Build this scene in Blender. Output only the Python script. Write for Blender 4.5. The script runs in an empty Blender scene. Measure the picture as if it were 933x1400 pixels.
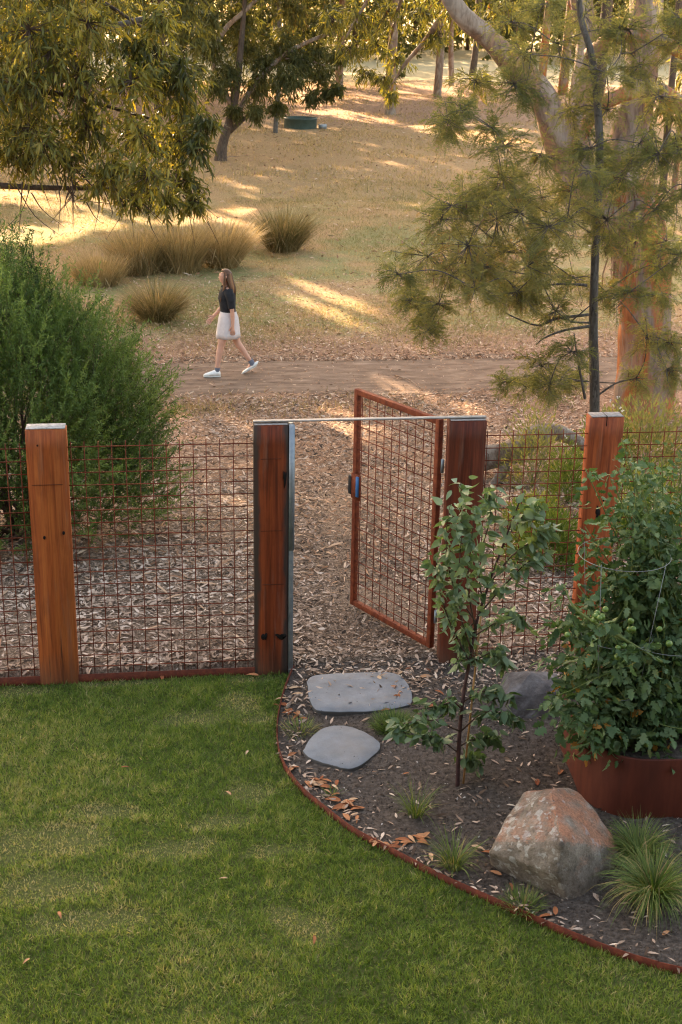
import bpy, bmesh, math, random
import numpy as np
from mathutils import Vector, Matrix
SC = bpy.context.scene
COL = SC.collection
rng = np.random.default_rng(7)
random.seed(7)
R = math.radians

# ------------------------------------------------------------------ camera
PITCH, YAW, ROLL = R(20.10897), R(7.75176), R(-1.049444)
CAM = np.array([0.5981, -8.9845, 4.5230])
FPX = 1904.19
_cy, _sy = math.cos(YAW), math.sin(YAW)
FWD = np.array([_sy*math.cos(PITCH), _cy*math.cos(PITCH), -math.sin(PITCH)])
_r0 = np.array([_cy, -_sy, 0.]); _d0 = np.cross(FWD, _r0)
RGT = _r0*math.cos(ROLL) + _d0*math.sin(ROLL)
DWN = -_r0*math.sin(ROLL) + _d0*math.cos(ROLL)
cam = bpy.data.cameras.new('camera'); camo = bpy.data.objects.new('camera', cam); COL.objects.link(camo)
m = Matrix.Identity(4)
for k in range(3):
    m[k][0], m[k][1], m[k][2], m[k][3] = RGT[k], -DWN[k], -FWD[k], CAM[k]
camo.matrix_world = m
cam.sensor_fit = 'VERTICAL'; cam.sensor_height = 36; cam.sensor_width = 24
cam.lens = 36*FPX/1400
cam.clip_start = .1; cam.clip_end = 2000
cam.dof.use_dof = True; cam.dof.focus_distance = 10.0; cam.dof.aperture_fstop = 7.0
SC.camera = camo

def ray(x, y): return FWD + RGT*((x-466.5)/FPX) + DWN*((y-700)/FPX)
def at(x, y, z=0.):
    v = ray(x, y); return CAM + v*((z-CAM[2])/v[2])
def atY(x, y, Y):
    v = ray(x, y); return CAM + v*((Y-CAM[1])/v[1])

# ------------------------------------------------------------------ light
SUN_EL, SUN_AZ = R(21), R(-20)          # azimuth measured from +Y towards +X
SD = np.array([math.sin(SUN_AZ)*math.cos(SUN_EL), math.cos(SUN_AZ)*math.cos(SUN_EL), math.sin(SUN_EL)])
world = bpy.data.worlds.new('World'); SC.world = world; world.use_nodes = True
wn = world.node_tree; wn.nodes.clear()
wo = wn.nodes.new('ShaderNodeOutputWorld'); wb = wn.nodes.new('ShaderNodeBackground')
sky = wn.nodes.new('ShaderNodeTexSky'); sky.sky_type = 'NISHITA'; sky.sun_disc = False
sky.sun_elevation = SUN_EL; sky.sun_rotation = SUN_AZ
sky.air_density = 1.0; sky.dust_density = 3.5; sky.ozone_density = 0.6
tint = wn.nodes.new('ShaderNodeMix'); tint.data_type = 'RGBA'; tint.blend_type = 'MULTIPLY'
tint.inputs[0].default_value = 1.0; tint.inputs[7].default_value = (1.0, .83, .66, 1)   # white balance for open shade
wn.links.new(sky.outputs[0], tint.inputs[6]); wn.links.new(tint.outputs[2], wb.inputs[0])
wb.inputs[1].default_value = 0.15
wn.links.new(wb.outputs[0], wo.inputs[0])
sl = bpy.data.lights.new('sun', 'SUN'); sl.energy = 5.0; sl.angle = R(.55); sl.color = (1.0, .71, .43)
so = bpy.data.objects.new('sun', sl); COL.objects.link(so)
so.rotation_euler = Vector(SD).to_track_quat('Z', 'Y').to_euler()
so.location = (-10, 30, 30)
vs = SC.view_settings; vs.view_transform = 'Standard'; vs.look = 'None'; vs.gamma = 1; vs.exposure = 3.0
SC.display_settings.display_device = 'sRGB'
cyc = SC.cycles
cyc.max_bounces = 6; cyc.diffuse_bounces = 3; cyc.glossy_bounces = 2; cyc.transmission_bounces = 4; cyc.transparent_max_bounces = 6
cyc.use_denoising = True; cyc.filter_width = 1.15; cyc.use_adaptive_sampling = False; cyc.sample_clamp_indirect = 4.0; cyc.caustics_reflective = False; cyc.caustics_refractive = False

# ------------------------------------------------------------------ noise + sunlit patches
def make_noise(seed, n=64):
    g = np.random.default_rng(seed).random((n, n))
    def f(x, y):
        x = np.asarray(x, float); y = np.asarray(y, float)
        xi = np.floor(x).astype(int); yi = np.floor(y).astype(int)
        fx = x-xi; fy = y-yi; fx = fx*fx*(3-2*fx); fy = fy*fy*(3-2*fy)
        a = g[xi % n, yi % n]; b = g[(xi+1) % n, yi % n]; c = g[xi % n, (yi+1) % n]; d = g[(xi+1) % n, (yi+1) % n]
        return (a*(1-fx)+b*fx)*(1-fy)+(c*(1-fx)+d*fx)*fy
    return f
_n1 = make_noise(3); _n2 = make_noise(5)
def fbm(x, y, s, o=4, f=_n1):
    t = 0; a = .5; tot = 0
    for k in range(o):
        t = t+a*f(x*s+k*13.7, y*s+k*7.3); tot += a; a *= .5; s *= 2.03
    return t/tot
def sstep(a, b, x):
    t = np.clip((np.asarray(x, float)-a)/(b-a), 0, 1); return t*t*(3-2*t)
def gz(x, y):
    """height of the terrain beyond the fence"""
    x = np.asarray(x, float); y = np.asarray(y, float)
    z = .05-.63*sstep(.5, 9.0, y)
    z = z+(fbm(x, y, .16, 3)-.5)*.5*sstep(14, 30, y)
    z = z+(fbm(x, y, 1.1, 3)-.5)*.09*sstep(.6, 2.5, y)*(1-.6*sstep(9.0, 9.5, y)*(1-sstep(11.5, 12, y)))
    z = z+.022*np.clip(y-58, 0, 60)
    z = z-.16*(1-sstep(-.03, .05, y))
    return z
# sun gaps between the tree crowns: (image start, image end, half width m, light share)
GAPS_PX = [((10, 322), (60, 312), .9, 1.), ((60, 300), (150, 300), .8, 1.), ((110, 285), (210, 300), .7, 1.), ((230, 300), (320, 285), .6, 1.), ((0, 265), (120, 272), 1.2, 1.),
           ((286, 292), (342, 307), .3, 1.), ((309, 242), (352, 268), .4, .8), ((378, 283), (400, 290), .3, .8),
           ((388, 377), (485, 418), .22, 1.), ((390, 394), (485, 440), .26, 1.), ((440, 378), (560, 432), .22, .6), ((500, 420), (530, 440), .2, .5),
           ((572, 168), (705, 194), .8, 1.), ((590, 180), (730, 206), .6, .9), ((640, 165), (720, 180), .6, .8), ((485, 208), (590, 237), .45, .7), ((448, 284), (470, 292), .4, .8),
           ((440, 152), (500, 160), 1.2, 1.), ((520, 180), (600, 170), .6, .6), ((560, 215), (640, 235), .4, .5),
           ((470, 100), (720, 112), 2.5, 1.), ((480, 75), (680, 84), 5., 1.), ((620, 120), (740, 125), 1.2, .8),
           ((240, 575), (340, 560), .35, 1.), ((240, 600), (330, 610), .3, .85), ((330, 590), (470, 578), .45, 1.), ((300, 618), (340, 615), .14, 1.), ((420, 560), (600, 600), .3, .8),
           ((500, 520), (590, 545), .26, 1.), ((570, 545), (700, 580), .4, 1.), ((480, 640), (600, 622), .22, .7), ((700, 590), (770, 600), .5, 1.), ((640, 560), (760, 580), .5, .9),
           ((760, 610), (930, 600), .5, .6), ((840, 590), (930, 570), .6, .6), ((690, 440), (750, 436), .25, .6), ((230, 545), (300, 555), .3, .6), ((560, 470), (680, 500), .16, .5)]
GAPS = []
for a, b, r, s in GAPS_PX:
    A = at(*a, -.55); B = at(*b, -.55)
    GAPS.append((A[:2], B[:2], r, s))
# gaps that let the low sun reach crowns and trunks: two points in space
def gap3(p, q, r, s):
    o = []
    for P in (p, q):
        P = np.array(P, float); t = (P[2]+.55)/SD[2]; o.append((P-SD*t)[:2])
    GAPS.append((o[0], o[1], r, s))
gap3((-.6, 6.2, 4.1), (.6, 6.2, 2.9), .75, .95)
gap3((-.8, 6.2, 4.3), (.2, 6.2, 4.0), .6, .9)
gap3((-.9, 6.2, 3.7), (.3, 6.2, 3.1), .4, .8)
gap3((6.3, 8.2, .4), (6.2, 8.2, 2.2), .3, 1.)
gap3((5.9, 8.2, 2.3), (4.6, 8.2, 4.4), .35, 1.)
gap3((6.2, 8.2, 3.0), (6.4, 8.2, 4.8), .3, .9)
gap3((1.55, 10.6, 1.0), (1.5, 10.6, .3), .35, 1.)
gap3((4., 40, 4.), (7., 40, 3.), 1.2, .8)
_g = np.random.default_rng(21)
for k in range(75):
    A = np.array([-3+_g.random()*20, 17+_g.random()*44]); ln_ = .6+2.6*_g.random()
    GAPS.append((A, A+np.array([.36, -1.])*ln_, .16+.30*_g.random(), .45+.4*_g.random()))
def in_gap(P):
    """probability that sun passing through point P must stay free"""
    t = (P[:, 2]+.55)/SD[2]
    G = (P-SD[None]*t[:, None])[:, :2]
    s = np.zeros(len(P))
    wob = 1+.5*(fbm(G[:, 0], G[:, 1], 1.7, 2)-.5)
    for A, B, r, k in GAPS:
        d = B-A; L = max(d@d, 1e-9)
        u = np.clip(((G-A)@d)/L, 0, 1)
        q = np.linalg.norm(G-A-u[:, None]*d, axis=1)/(r*wob)
        s = np.maximum(s, k*(1-sstep(.8, 1.15, q)))
    return s*(.25+.75*sstep(.30, .46, fbm(G[:, 0], G[:, 1]*.6, 1.5, 3, _n2)))

# ------------------------------------------------------------------ mesh helpers
def mesh_np(name, V, F, tone=None, smooth=False):
    """F: (n,3) or (n,4) array"""
    me = bpy.data.meshes.new(name)
    V = np.ascontiguousarray(V, dtype=np.float32); F = np.ascontiguousarray(F, dtype=np.int32)
    me.vertices.add(len(V)); me.vertices.foreach_set('co', V.ravel())
    k = F.shape[1]
    me.loops.add(F.size); me.loops.foreach_set('vertex_index', F.ravel())
    me.polygons.add(len(F)); me.polygons.foreach_set('loop_start', np.arange(0, F.size, k, dtype=np.int32))
    if smooth: me.polygons.foreach_set('use_smooth', np.ones(len(F), dtype=bool))
    me.update(calc_edges=True)
    if tone is not None:
        a = me.attributes.new('tone', 'FLOAT', 'POINT'); a.data.foreach_set('value', np.ascontiguousarray(tone, dtype=np.float32))
    return me
def link(name, me, mat=None, parent=None, kind=None):
    o = bpy.data.objects.new(name, me); COL.objects.link(o)
    if mat is not None and me is not None and not me.materials: me.materials.append(mat)
    if parent is not None: o.parent = parent
    if kind: o['kind'] = kind
    return o
def wloc(o):
    l = Vector((0, 0, 0))
    while o is not None: l = l+o.location; o = o.parent
    return np.array(l)
def add(name, V, F, mat, parent=None, tone=None, smooth=False, kind=None):
    V = np.asarray(V, float)
    if parent is not None: V = V-wloc(parent)[None]
    return link(name, mesh_np(name, V, F, tone, smooth), mat, parent, kind)
def tag(o, label, cat, group=None):
    o['label'] = label; o['category'] = cat
    if group: o['group'] = group
    return o
def thing(name, label, cat, loc=(0, 0, 0), group=None):
    o = bpy.data.objects.new(name, None); COL.objects.link(o); o.location = loc; o.empty_display_size = .1
    return tag(o, label, cat, group)
def solo(name, V, F, mat, label, cat, loc, group=None, tone=None, smooth=False):
    """a thing that is one mesh, its origin at loc"""
    loc = np.array(loc, float)
    o = link(name, mesh_np(name, np.asarray(V, float)-loc[None], F, tone, smooth), mat)
    o.location = loc
    return tag(o, label, cat, group)
class Bag:
    def __init__(s): s.V = []; s.F = []; s.T = []; s.n = 0
    def put(s, V, F, tone=None):
        V = np.asarray(V, float); F = np.asarray(F, int)
        if F.shape[1] == 4: F = np.vstack([F[:, [0, 1, 2]], F[:, [0, 2, 3]]])
        s.V.append(V); s.F.append(F+s.n); s.n += len(V)
        s.T.append(np.full(len(V), .5) if tone is None else np.broadcast_to(np.asarray(tone, float), (len(V),)))
    def get(s): return np.vstack(s.V), np.vstack(s.F), np.concatenate(s.T)
    def build(s, name, mat, parent=None, smooth=False, kind=None):
        V, F, T = s.get(); return add(name, V, F, mat, parent, T, smooth, kind)
def unit(a): return a/np.maximum(np.linalg.norm(a, axis=-1, keepdims=True), 1e-9)
def smooth_path(pts, rad, k=5):
    pts = np.asarray(pts, float); rad = np.asarray(rad, float)
    n = len(pts)
    if n < 3: 
        t = np.linspace(0, 1, k+1)[:, None]; return pts[0]*(1-t)+pts[-1]*t, rad[0]*(1-t[:, 0])+rad[-1]*t[:, 0]
    P = np.vstack([2*pts[0]-pts[1], pts, 2*pts[-1]-pts[-2]])
    o = []; r = []
    for i in range(n-1):
        a, b, c, d = P[i], P[i+1], P[i+2], P[i+3]
        for t in np.arange(k)/k:
            o.append(.5*((2*b)+(c-a)*t+(2*a-5*b+4*c-d)*t*t+(3*b-a-3*c+d)*t**3)); r.append(rad[i]*(1-t)+rad[i+1]*t)
    o.append(pts[-1]); r.append(rad[-1])
    return np.array(o), np.array(r)
def tube(pts, rad, n=6, cap=True, wob=0., seed=0):
    pts = np.asarray(pts, float); rad = np.broadcast_to(np.asarray(rad, float), (len(pts),))
    T = unit(np.gradient(pts, axis=0))
    up = np.array([0, 0, 1.]) if abs(T[0][2]) < .9 else np.array([1., 0, 0])
    N = unit(np.cross(T[0], up)); V = []
    rg = np.random.default_rng(seed)
    ph = rg.random(3)*6
    for i in range(len(pts)):
        N = unit(N-T[i]*(N@T[i])); B = np.cross(T[i], N)
        a = np.arange(n)*2*math.pi/n
        rr = rad[i]*(1+wob*(np.sin(a*2+ph[0]+i*.35)*.6+np.sin(a*3+ph[1]-i*.5)*.5+np.sin(a*5+ph[2]+i*.8)*.25))
        V.append(pts[i]+(np.cos(a)*rr)[:, None]*N+(np.sin(a)*rr)[:, None]*B)
    V = np.vstack(V); F = []
    for i in range(len(pts)-1):
        for j in range(n):
            a, b = i*n+j, i*n+(j+1) % n
            F += [(a, b, b+n), (a, b+n, a+n)]
    if cap:
        k = (len(pts)-1)*n
        for j in range(1, n-1): F += [(0, j+1, j), (k, k+j, k+j+1)]
    return V, np.array(F)
def box(x0, x1, y0, y1, z0, z1):
    V = np.array([(x, y, z) for z in (z0, z1) for y in (y0, y1) for x in (x0, x1)], float)
    F = np.array([(0, 2, 3, 1), (4, 5, 7, 6), (0, 1, 5, 4), (2, 6, 7, 3), (0, 4, 6, 2), (1, 3, 7, 5)])
    return V, F
def bar(a, b, w, h, up=(0, 0, 1)):
    """box beam between two points, w across, h along up"""
    a = np.array(a, float); b = np.array(b, float); t = unit(b-a); u = np.array(up, float)
    s = unit(np.cross(t, u)); u = np.cross(s, t)
    V = np.array([p+s*i*w/2+u*j*h/2 for p in (a, b) for (i, j) in ((-1, -1), (1, -1), (1, 1), (-1, 1))])
    F = np.array([(0, 1, 2, 3), (7, 6, 5, 4), (0, 4, 5, 1), (1, 5, 6, 2), (2, 6, 7, 3), (3, 7, 4, 0)])
    return V, F
def bevel_me(me, w, seg=2):
    bm = bmesh.new(); bm.from_mesh(me)
    bmesh.ops.bevel(bm, geom=list(bm.edges), offset=w, segments=seg, profile=.5, affect='EDGES')
    bm.to_mesh(me); bm.free(); me.update()
# ---- leaves
TPL = {  # u along, v across, w out of plane
 'lance': (np.array([(0, 0, 0), (.28, -.5, .02), (.28, .5, .02), (.62, -.42, -.02), (.62, .42, -.02), (1, 0, -.16)]), np.array([(0, 1, 2), (1, 3, 4), (1, 4, 2), (3, 5, 4)])),
 'ovate': (np.array([(0, 0, 0), (.12, -.34, .03), (.12, .34, .03), (.38, -.5, .05), (.38, 0, 0), (.38, .5, .05), (.7, -.32, .0), (.7, 0, -.04), (.7, .32, .0), (1, 0, -.14)]),
           np.array([(0, 1, 4), (0, 4, 2), (1, 3, 4), (2, 4, 5), (3, 6, 7), (3, 7, 4), (4, 7, 8), (4, 8, 5), (6, 9, 7), (7, 9, 8)])),
 'lobed': (np.array([(0, 0, 0), (.16, -.42, .04), (.30, -.22, .02), (.44, -.5, .05), (.58, -.24, .0), (.70, -.36, -.02), (1, 0, -.2), (.70, .36, -.02), (.58, .24, .0), (.44, .5, .05), (.30, .22, .02), (.16, .42, .04), (.35, 0, -.03), (.65, 0, -.07)]),
           np.array([(0, 1, 12), (1, 2, 12), (2, 3, 12), (3, 4, 12), (12, 4, 13), (4, 5, 13), (5, 6, 13), (6, 7, 13), (7, 8, 13), (13, 8, 12), (8, 9, 12), (9, 10, 12), (10, 11, 12), (11, 0, 12)])),
 'quad': (np.array([(0, 0, 0), (.45, -.5, 0), (.45, .5, 0), (1, 0, -.08)]), np.array([(0, 1, 2), (1, 3, 2)])),
 'blade': (np.array([(0, -.5, 0), (0, .5, 0), (.55, -.4, .06), (.55, .4, .06), (1, 0, .28)]), np.array([(0, 2, 1), (1, 2, 3), (2, 4, 3)])),
 'tri': (np.array([(0, -.5, 0), (0, .5, 0), (1, 0, .1)]), np.array([(0, 2, 1)])),
 'arc': (np.array([(0, -.5, 0), (0, .5, 0), (.35, -.45, .1), (.35, .45, .1), (.7, -.35, .02), (.7, .35, .02), (1, 0, -.22)]), np.array([(0, 2, 1), (1, 2, 3), (2, 4, 3), (3, 4, 5), (4, 6, 5)])),
}
def rand_dir(n, rg=None):
    rg = rg or rng
    return unit(rg.normal(size=(n, 3)))
def leaves(P, D, L, W, kind='lance', tone=None, bend=1., nrm=None):
    P = np.asarray(P, float); n = len(P)
    D = unit(np.broadcast_to(np.asarray(D, float), (n, 3)))
    X = rand_dir(n) if nrm is None else np.broadcast_to(nrm, (n, 3))
    S = unit(np.cross(D, X)); N = np.cross(S, D)
    u, f = TPL[kind]; k = len(u)
    L = np.broadcast_to(np.asarray(L, float), (n,)); W = np.broadcast_to(np.asarray(W, float), (n,))
    V = (P[:, None]+D[:, None]*(L[:, None]*u[None, :, 0])[..., None]+S[:, None]*(W[:, None]*u[None, :, 1])[..., None]
         +N[:, None]*(L[:, None]*u[None, :, 2]*bend)[..., None]).reshape(-1, 3)
    F = (f[None]+(np.arange(n)*k)[:, None, None]).reshape(-1, 3)
    t = rng.random(n) if tone is None else np.broadcast_to(tone, (n,))
    return V, F, np.repeat(t, k)

# ------------------------------------------------------------------ materials
def new_mat(name):
    mt = bpy.data.materials.new(name); mt.use_nodes = True
    nt = mt.node_tree; b = nt.nodes['Principled BSDF']
    return mt, nt, b
def nd(nt, t, **kw):
    n = nt.nodes.new(t)
    for k, v in kw.items(): setattr(n, k, v)
    return n
def ramp(nt, fac, stops, interp='LINEAR'):
    r = nd(nt, 'ShaderNodeValToRGB'); cr = r.color_ramp; cr.interpolation = interp
    while len(cr.elements) < len(stops): cr.elements.new(.5)
    for e, (p, c) in zip(cr.elements, stops): e.position = p; e.color = (*c, 1) if len(c) == 3 else c
    nt.links.new(fac, r.inputs[0]); return r.outputs[0]
def coords(nt, kind='position', scale=(1, 1, 1)):
    if kind == 'position': s = nd(nt, 'ShaderNodeNewGeometry').outputs['Position']
    else: s = nd(nt, 'ShaderNodeTexCoord').outputs['Object']
    mp = nd(nt, 'ShaderNodeMapping'); mp.inputs['Scale'].default_value = scale
    nt.links.new(s, mp.inputs[0]); return mp.outputs[0]
def noise(nt, vec, scale, detail=4, rough=.6, dist=0.):
    n = nd(nt, 'ShaderNodeTexNoise'); n.inputs['Scale'].default_value = scale; n.inputs['Detail'].default_value = detail
    n.inputs['Roughness'].default_value = rough; n.inputs['Distortion'].default_value = dist
    nt.links.new(vec, n.inputs['Vector']); return n.outputs[0]
def mix(nt, fac, a, b, mode='MIX'):
    x = nd(nt, 'ShaderNodeMix', data_type='RGBA', blend_type=mode)
    for sock, v in ((x.inputs[0], fac), (x.inputs[6], a), (x.inputs[7], b)):
        if isinstance(v, (int, float)): sock.default_value = v
        elif isinstance(v, tuple): sock.default_value = (*v, 1) if len(v) == 3 else v
        else: nt.links.new(v, sock)
    return x.outputs[2]
def maprange(nt, v, a, b, c=0., d=1.):
    x = nd(nt, 'ShaderNodeMapRange'); x.inputs[1].default_value = a; x.inputs[2].default_value = b; x.inputs[3].default_value = c; x.inputs[4].default_value = d
    nt.links.new(v, x.inputs[0]); return x.outputs[0]
def bump(nt, b, h, strength=.5, dist=.01):
    x = nd(nt, 'ShaderNodeBump'); x.inputs['Strength'].default_value = strength; x.inputs['Distance'].default_value = dist
    nt.links.new(h, x.inputs['Height']); nt.links.new(x.outputs[0], b.inputs['Normal'])
def math_(nt, op, a, b=None):
    x = nd(nt, 'ShaderNodeMath', operation=op)
    for s, v in ((x.inputs[0], a), (x.inputs[1], b)):
        if v is None: continue
        if isinstance(v, (int, float)): s.default_value = v
        else: nt.links.new(v, s)
    return x.outputs[0]
def tone_attr(nt): return nd(nt, 'ShaderNodeAttribute', attribute_name='tone').outputs['Fac']
def leaf_mat(name, stops, trans=.35, rough=.5, spec=.3, tcol=None):
    """leaf with light passing through; colour from the leaf's own tone"""
    mt, nt, b = new_mat(name)
    c = ramp(nt, tone_attr(nt), stops)
    nt.links.new(c, b.inputs['Base Color']); b.inputs['Roughness'].default_value = rough; b.inputs['Specular IOR Level'].default_value = spec
    if trans > 0:
        t = nd(nt, 'ShaderNodeBsdfTranslucent')
        tc = mix(nt, 1., c, tcol or (1.5, 1.35, .6), 'MULTIPLY')
        nt.links.new(tc, t.inputs[0])
        ms = nd(nt, 'ShaderNodeMixShader'); ms.inputs[0].default_value = trans
        nt.links.new(b.outputs[0], ms.inputs[1]); nt.links.new(t.outputs[0], ms.inputs[2])
        nt.links.new(ms.outputs[0], nt.nodes['Material Output'].inputs[0])
    return mt
def tone_mat(name, stops, rough=.85, spec=.2):
    mt, nt, b = new_mat(name); nt.links.new(ramp(nt, tone_attr(nt), stops), b.inputs['Base Color'])
    b.inputs['Roughness'].default_value = rough; b.inputs['Specular IOR Level'].default_value = spec; return mt
def noise_mat(name, stops, scale=5, detail=5, rough=.8, bmp=.3, bd=.01, stretch=(1, 1, 1), coord='position', metal=0., spec=.3):
    mt, nt, b = new_mat(name); v = coords(nt, coord, stretch); n = noise(nt, v, scale, detail, .65)
    nt.links.new(ramp(nt, n, stops), b.inputs['Base Color']); b.inputs['Roughness'].default_value = rough
    b.inputs['Metallic'].default_value = metal; b.inputs['Specular IOR Level'].default_value = spec
    if bmp: bump(nt, b, noise(nt, v, scale*3, 5, .7), bmp, bd)
    return mt

def wood_mat(name, light, mid, dark, edge=None, half=.13, off=0.):
    mt, nt, b = new_mat(name)
    v = coords(nt, 'object', (1, 1, .045))
    n1 = noise(nt, v, 26, 6, .65, .6)
    v2 = coords(nt, 'object', (1, 1, .018)); n2 = noise(nt, v2, 120, 3, .7)
    c = ramp(nt, n1, [(.28, dark), (.45, mid), (.62, light), (.8, mid)])
    c = mix(nt, .55, c, ramp(nt, n2, [(.3, (.45, .42, .4)), (.62, (1.15, 1.15, 1.15))]), 'MULTIPLY')
    v3 = coords(nt, 'object', (1.6, 1.6, .6)); n3 = noise(nt, v3, 5.5, 3, .6)
    c = mix(nt, maprange(nt, n3, .52, .75, 0, .55), c, dark)
    n4 = noise(nt, coords(nt, 'object', (1, 1, .07)), 16, 5, .7)
    c = mix(nt, maprange(nt, n4, .56, .74, 0, .42), c, (.20, .15, .115))
    n5 = noise(nt, coords(nt, 'object', (1, 1, .03)), 42, 4, .6)
    c = mix(nt, maprange(nt, n5, .64, .70, 0, .8), c, (.035, .016, .010))
    sz = nd(nt, 'ShaderNodeSeparateXYZ'); nt.links.new(coords(nt, 'object'), sz.inputs[0])
    c = mix(nt, maprange(nt, math_(nt, 'ADD', sz.outputs[2], maprange(nt, n3, .3, .7, -.06, .06)), .22, .02, 0, .45), c, (.10, .07, .05))
    if edge:
        sx = nd(nt, 'ShaderNodeSeparateXYZ'); nt.links.new(coords(nt, 'object'), sx.inputs[0])
        ax = math_(nt, 'ABSOLUTE', math_(nt, 'ADD', sx.outputs[0], off))
        w = math_(nt, 'ADD', ax, maprange(nt, noise(nt, coords(nt, 'object', (1, 1, .3)), 9, 4), .3, .7, -.022, .022))
        c = mix(nt, maprange(nt, w, half-.055, half-.03, 0, .92), c, edge)
    nt.links.new(c, b.inputs['Base Color']); b.inputs['Roughness'].default_value = .62; b.inputs['Specular IOR Level'].default_value = .25
    bump(nt, b, n2, .5, .004)
    return mt
M = {}
M['wood_orange'] = wood_mat('oiled_orange_hardwood', (.42, .118, .028), (.33, .080, .019), (.15, .034, .009))
M['wood_dark'] = wood_mat('dark_red_hardwood', (.24, .050, .013), (.16, .030, .008), (.05, .012, .005), edge=(.035, .028, .024), off=.0)
M['wood_red'] = wood_mat('brown_red_hardwood', (.15, .032, .012), (.10, .020, .008), (.045, .011, .006))
M['wood_redor'] = wood_mat('red_orange_hardwood', (.38, .095, .028), (.27, .060, .018), (.10, .022, .008))
M['endgrain'] = noise_mat('weathered_end_grain', [(.3, (.17, .16, .15)), (.55, (.36, .35, .335)), (.75, (.52, .51, .50))], 30, 5, .8, .4, .003, coord='object')
M['endgrey'] = noise_mat('grey_end_grain', [(.3, (.14, .12, .11)), (.6, (.28, .26, .25))], 40, 5, .85, .4, .003, coord='object')
M['rust'] = noise_mat('rusted_steel', [(.25, (.07, .016, .007)), (.5, (.165, .036, .013)), (.75, (.27, .07, .024))], 22, 6, .8, .3, .002)
M['rustwire'] = noise_mat('rusted_wire', [(.25, (.08, .016, .007)), (.5, (.15, .030, .012)), (.75, (.23, .058, .02))], 18, 3, .8, 0)
M['rustedge'] = noise_mat('dark_rusted_edging', [(.25, (.05, .012, .007)), (.5, (.11, .023, .010)), (.75, (.20, .05, .02))], 22, 6, .8, .3, .002)
M['corten'] = noise_mat('weathering_steel', [(.25, (.050, .011, .006)), (.5, (.092, .020, .010)), (.78, (.15, .038, .017))], 3.2, 8, .66, .2, .003, stretch=(2.6, 2.6, .4))
M['galv'] = noise_mat('dull_galvanised_steel', [(.3, (.20, .23, .26)), (.7, (.33, .36, .39))], 14, 4, .5, .05, .001, metal=.55)
M['lintel'] = noise_mat('weathered_flat_steel', [(.3, (.16, .145, .13)), (.55, (.28, .265, .25)), (.75, (.38, .37, .35))], 20, 5, .6, .1, .001, stretch=(1, 3, 3), metal=.3)
M['black'] = noise_mat('black_plastic', [(.3, (.012, .013, .015)), (.7, (.03, .03, .033))], 20, 3, .45, 0)
M['blue'] = noise_mat('blue_plastic', [(.3, (.03, .12, .30)), (.7, (.05, .18, .42))], 20, 3, .4, 0)
M['hole'] = noise_mat('dark_bolt_hole', [(.3, (.006, .005, .004)), (.7, (.014, .01, .008))], 40, 2, 1., 0)
M['groove'] = noise_mat('brown_groove', [(.3, (.045, .014, .006)), (.7, (.10, .03, .012))], 40, 3, .9, 0)
M['added_wall'] = noise_mat('dark_boards', [(.3, (.05, .045, .04)), (.7, (.09, .08, .07))], 6, 5, .7, .3, .004, stretch=(4, 4, .3))
M['wirecage'] = noise_mat('bare_galvanised_wire', [(.3, (.18, .19, .20)), (.7, (.28, .29, .30))], 20, 3, .5, 0, metal=.5)

def stone_mat():
    mt, nt, b = new_mat('bluestone'); v = coords(nt)
    n = noise(nt, v, 7, 6, .6); f = noise(nt, v, 160, 3, .7)
    c = ramp(nt, n, [(.3, (.125, .142, .165)), (.7, (.20, .218, .245))])
    c = mix(nt, .35, c, ramp(nt, f, [(.3, (.6, .6, .6)), (.7, (1.2, 1.2, 1.2))]), 'MULTIPLY')
    vo = nd(nt, 'ShaderNodeTexVoronoi'); vo.inputs['Scale'].default_value = 26; nt.links.new(v, vo.inputs['Vector'])
    pits = math_(nt, 'LESS_THAN', math_(nt, 'ADD', vo.outputs['Distance'], maprange(nt, noise(nt, v, 6, 2), .42, .6, .12, .0)), .13)
    c = mix(nt, pits, c, (.045, .045, .05))
    c = mix(nt, maprange(nt, noise(nt, v, 3.2, 5, .7), .5, .72, 0, .45), c, (.15, .125, .10))
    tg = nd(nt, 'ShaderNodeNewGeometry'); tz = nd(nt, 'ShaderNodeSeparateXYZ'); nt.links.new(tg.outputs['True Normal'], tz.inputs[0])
    c = mix(nt, maprange(nt, tz.outputs[2], .75, .45, 0, .85), c, (.055, .047, .040))  # side faces darker than the top: shade painted into the colour
    nt.links.new(c, b.inputs['Base Color']); b.inputs['Roughness'].default_value = .75
    bump(nt, b, f, .2, .003); return mt
M['stone'] = stone_mat()
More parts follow.
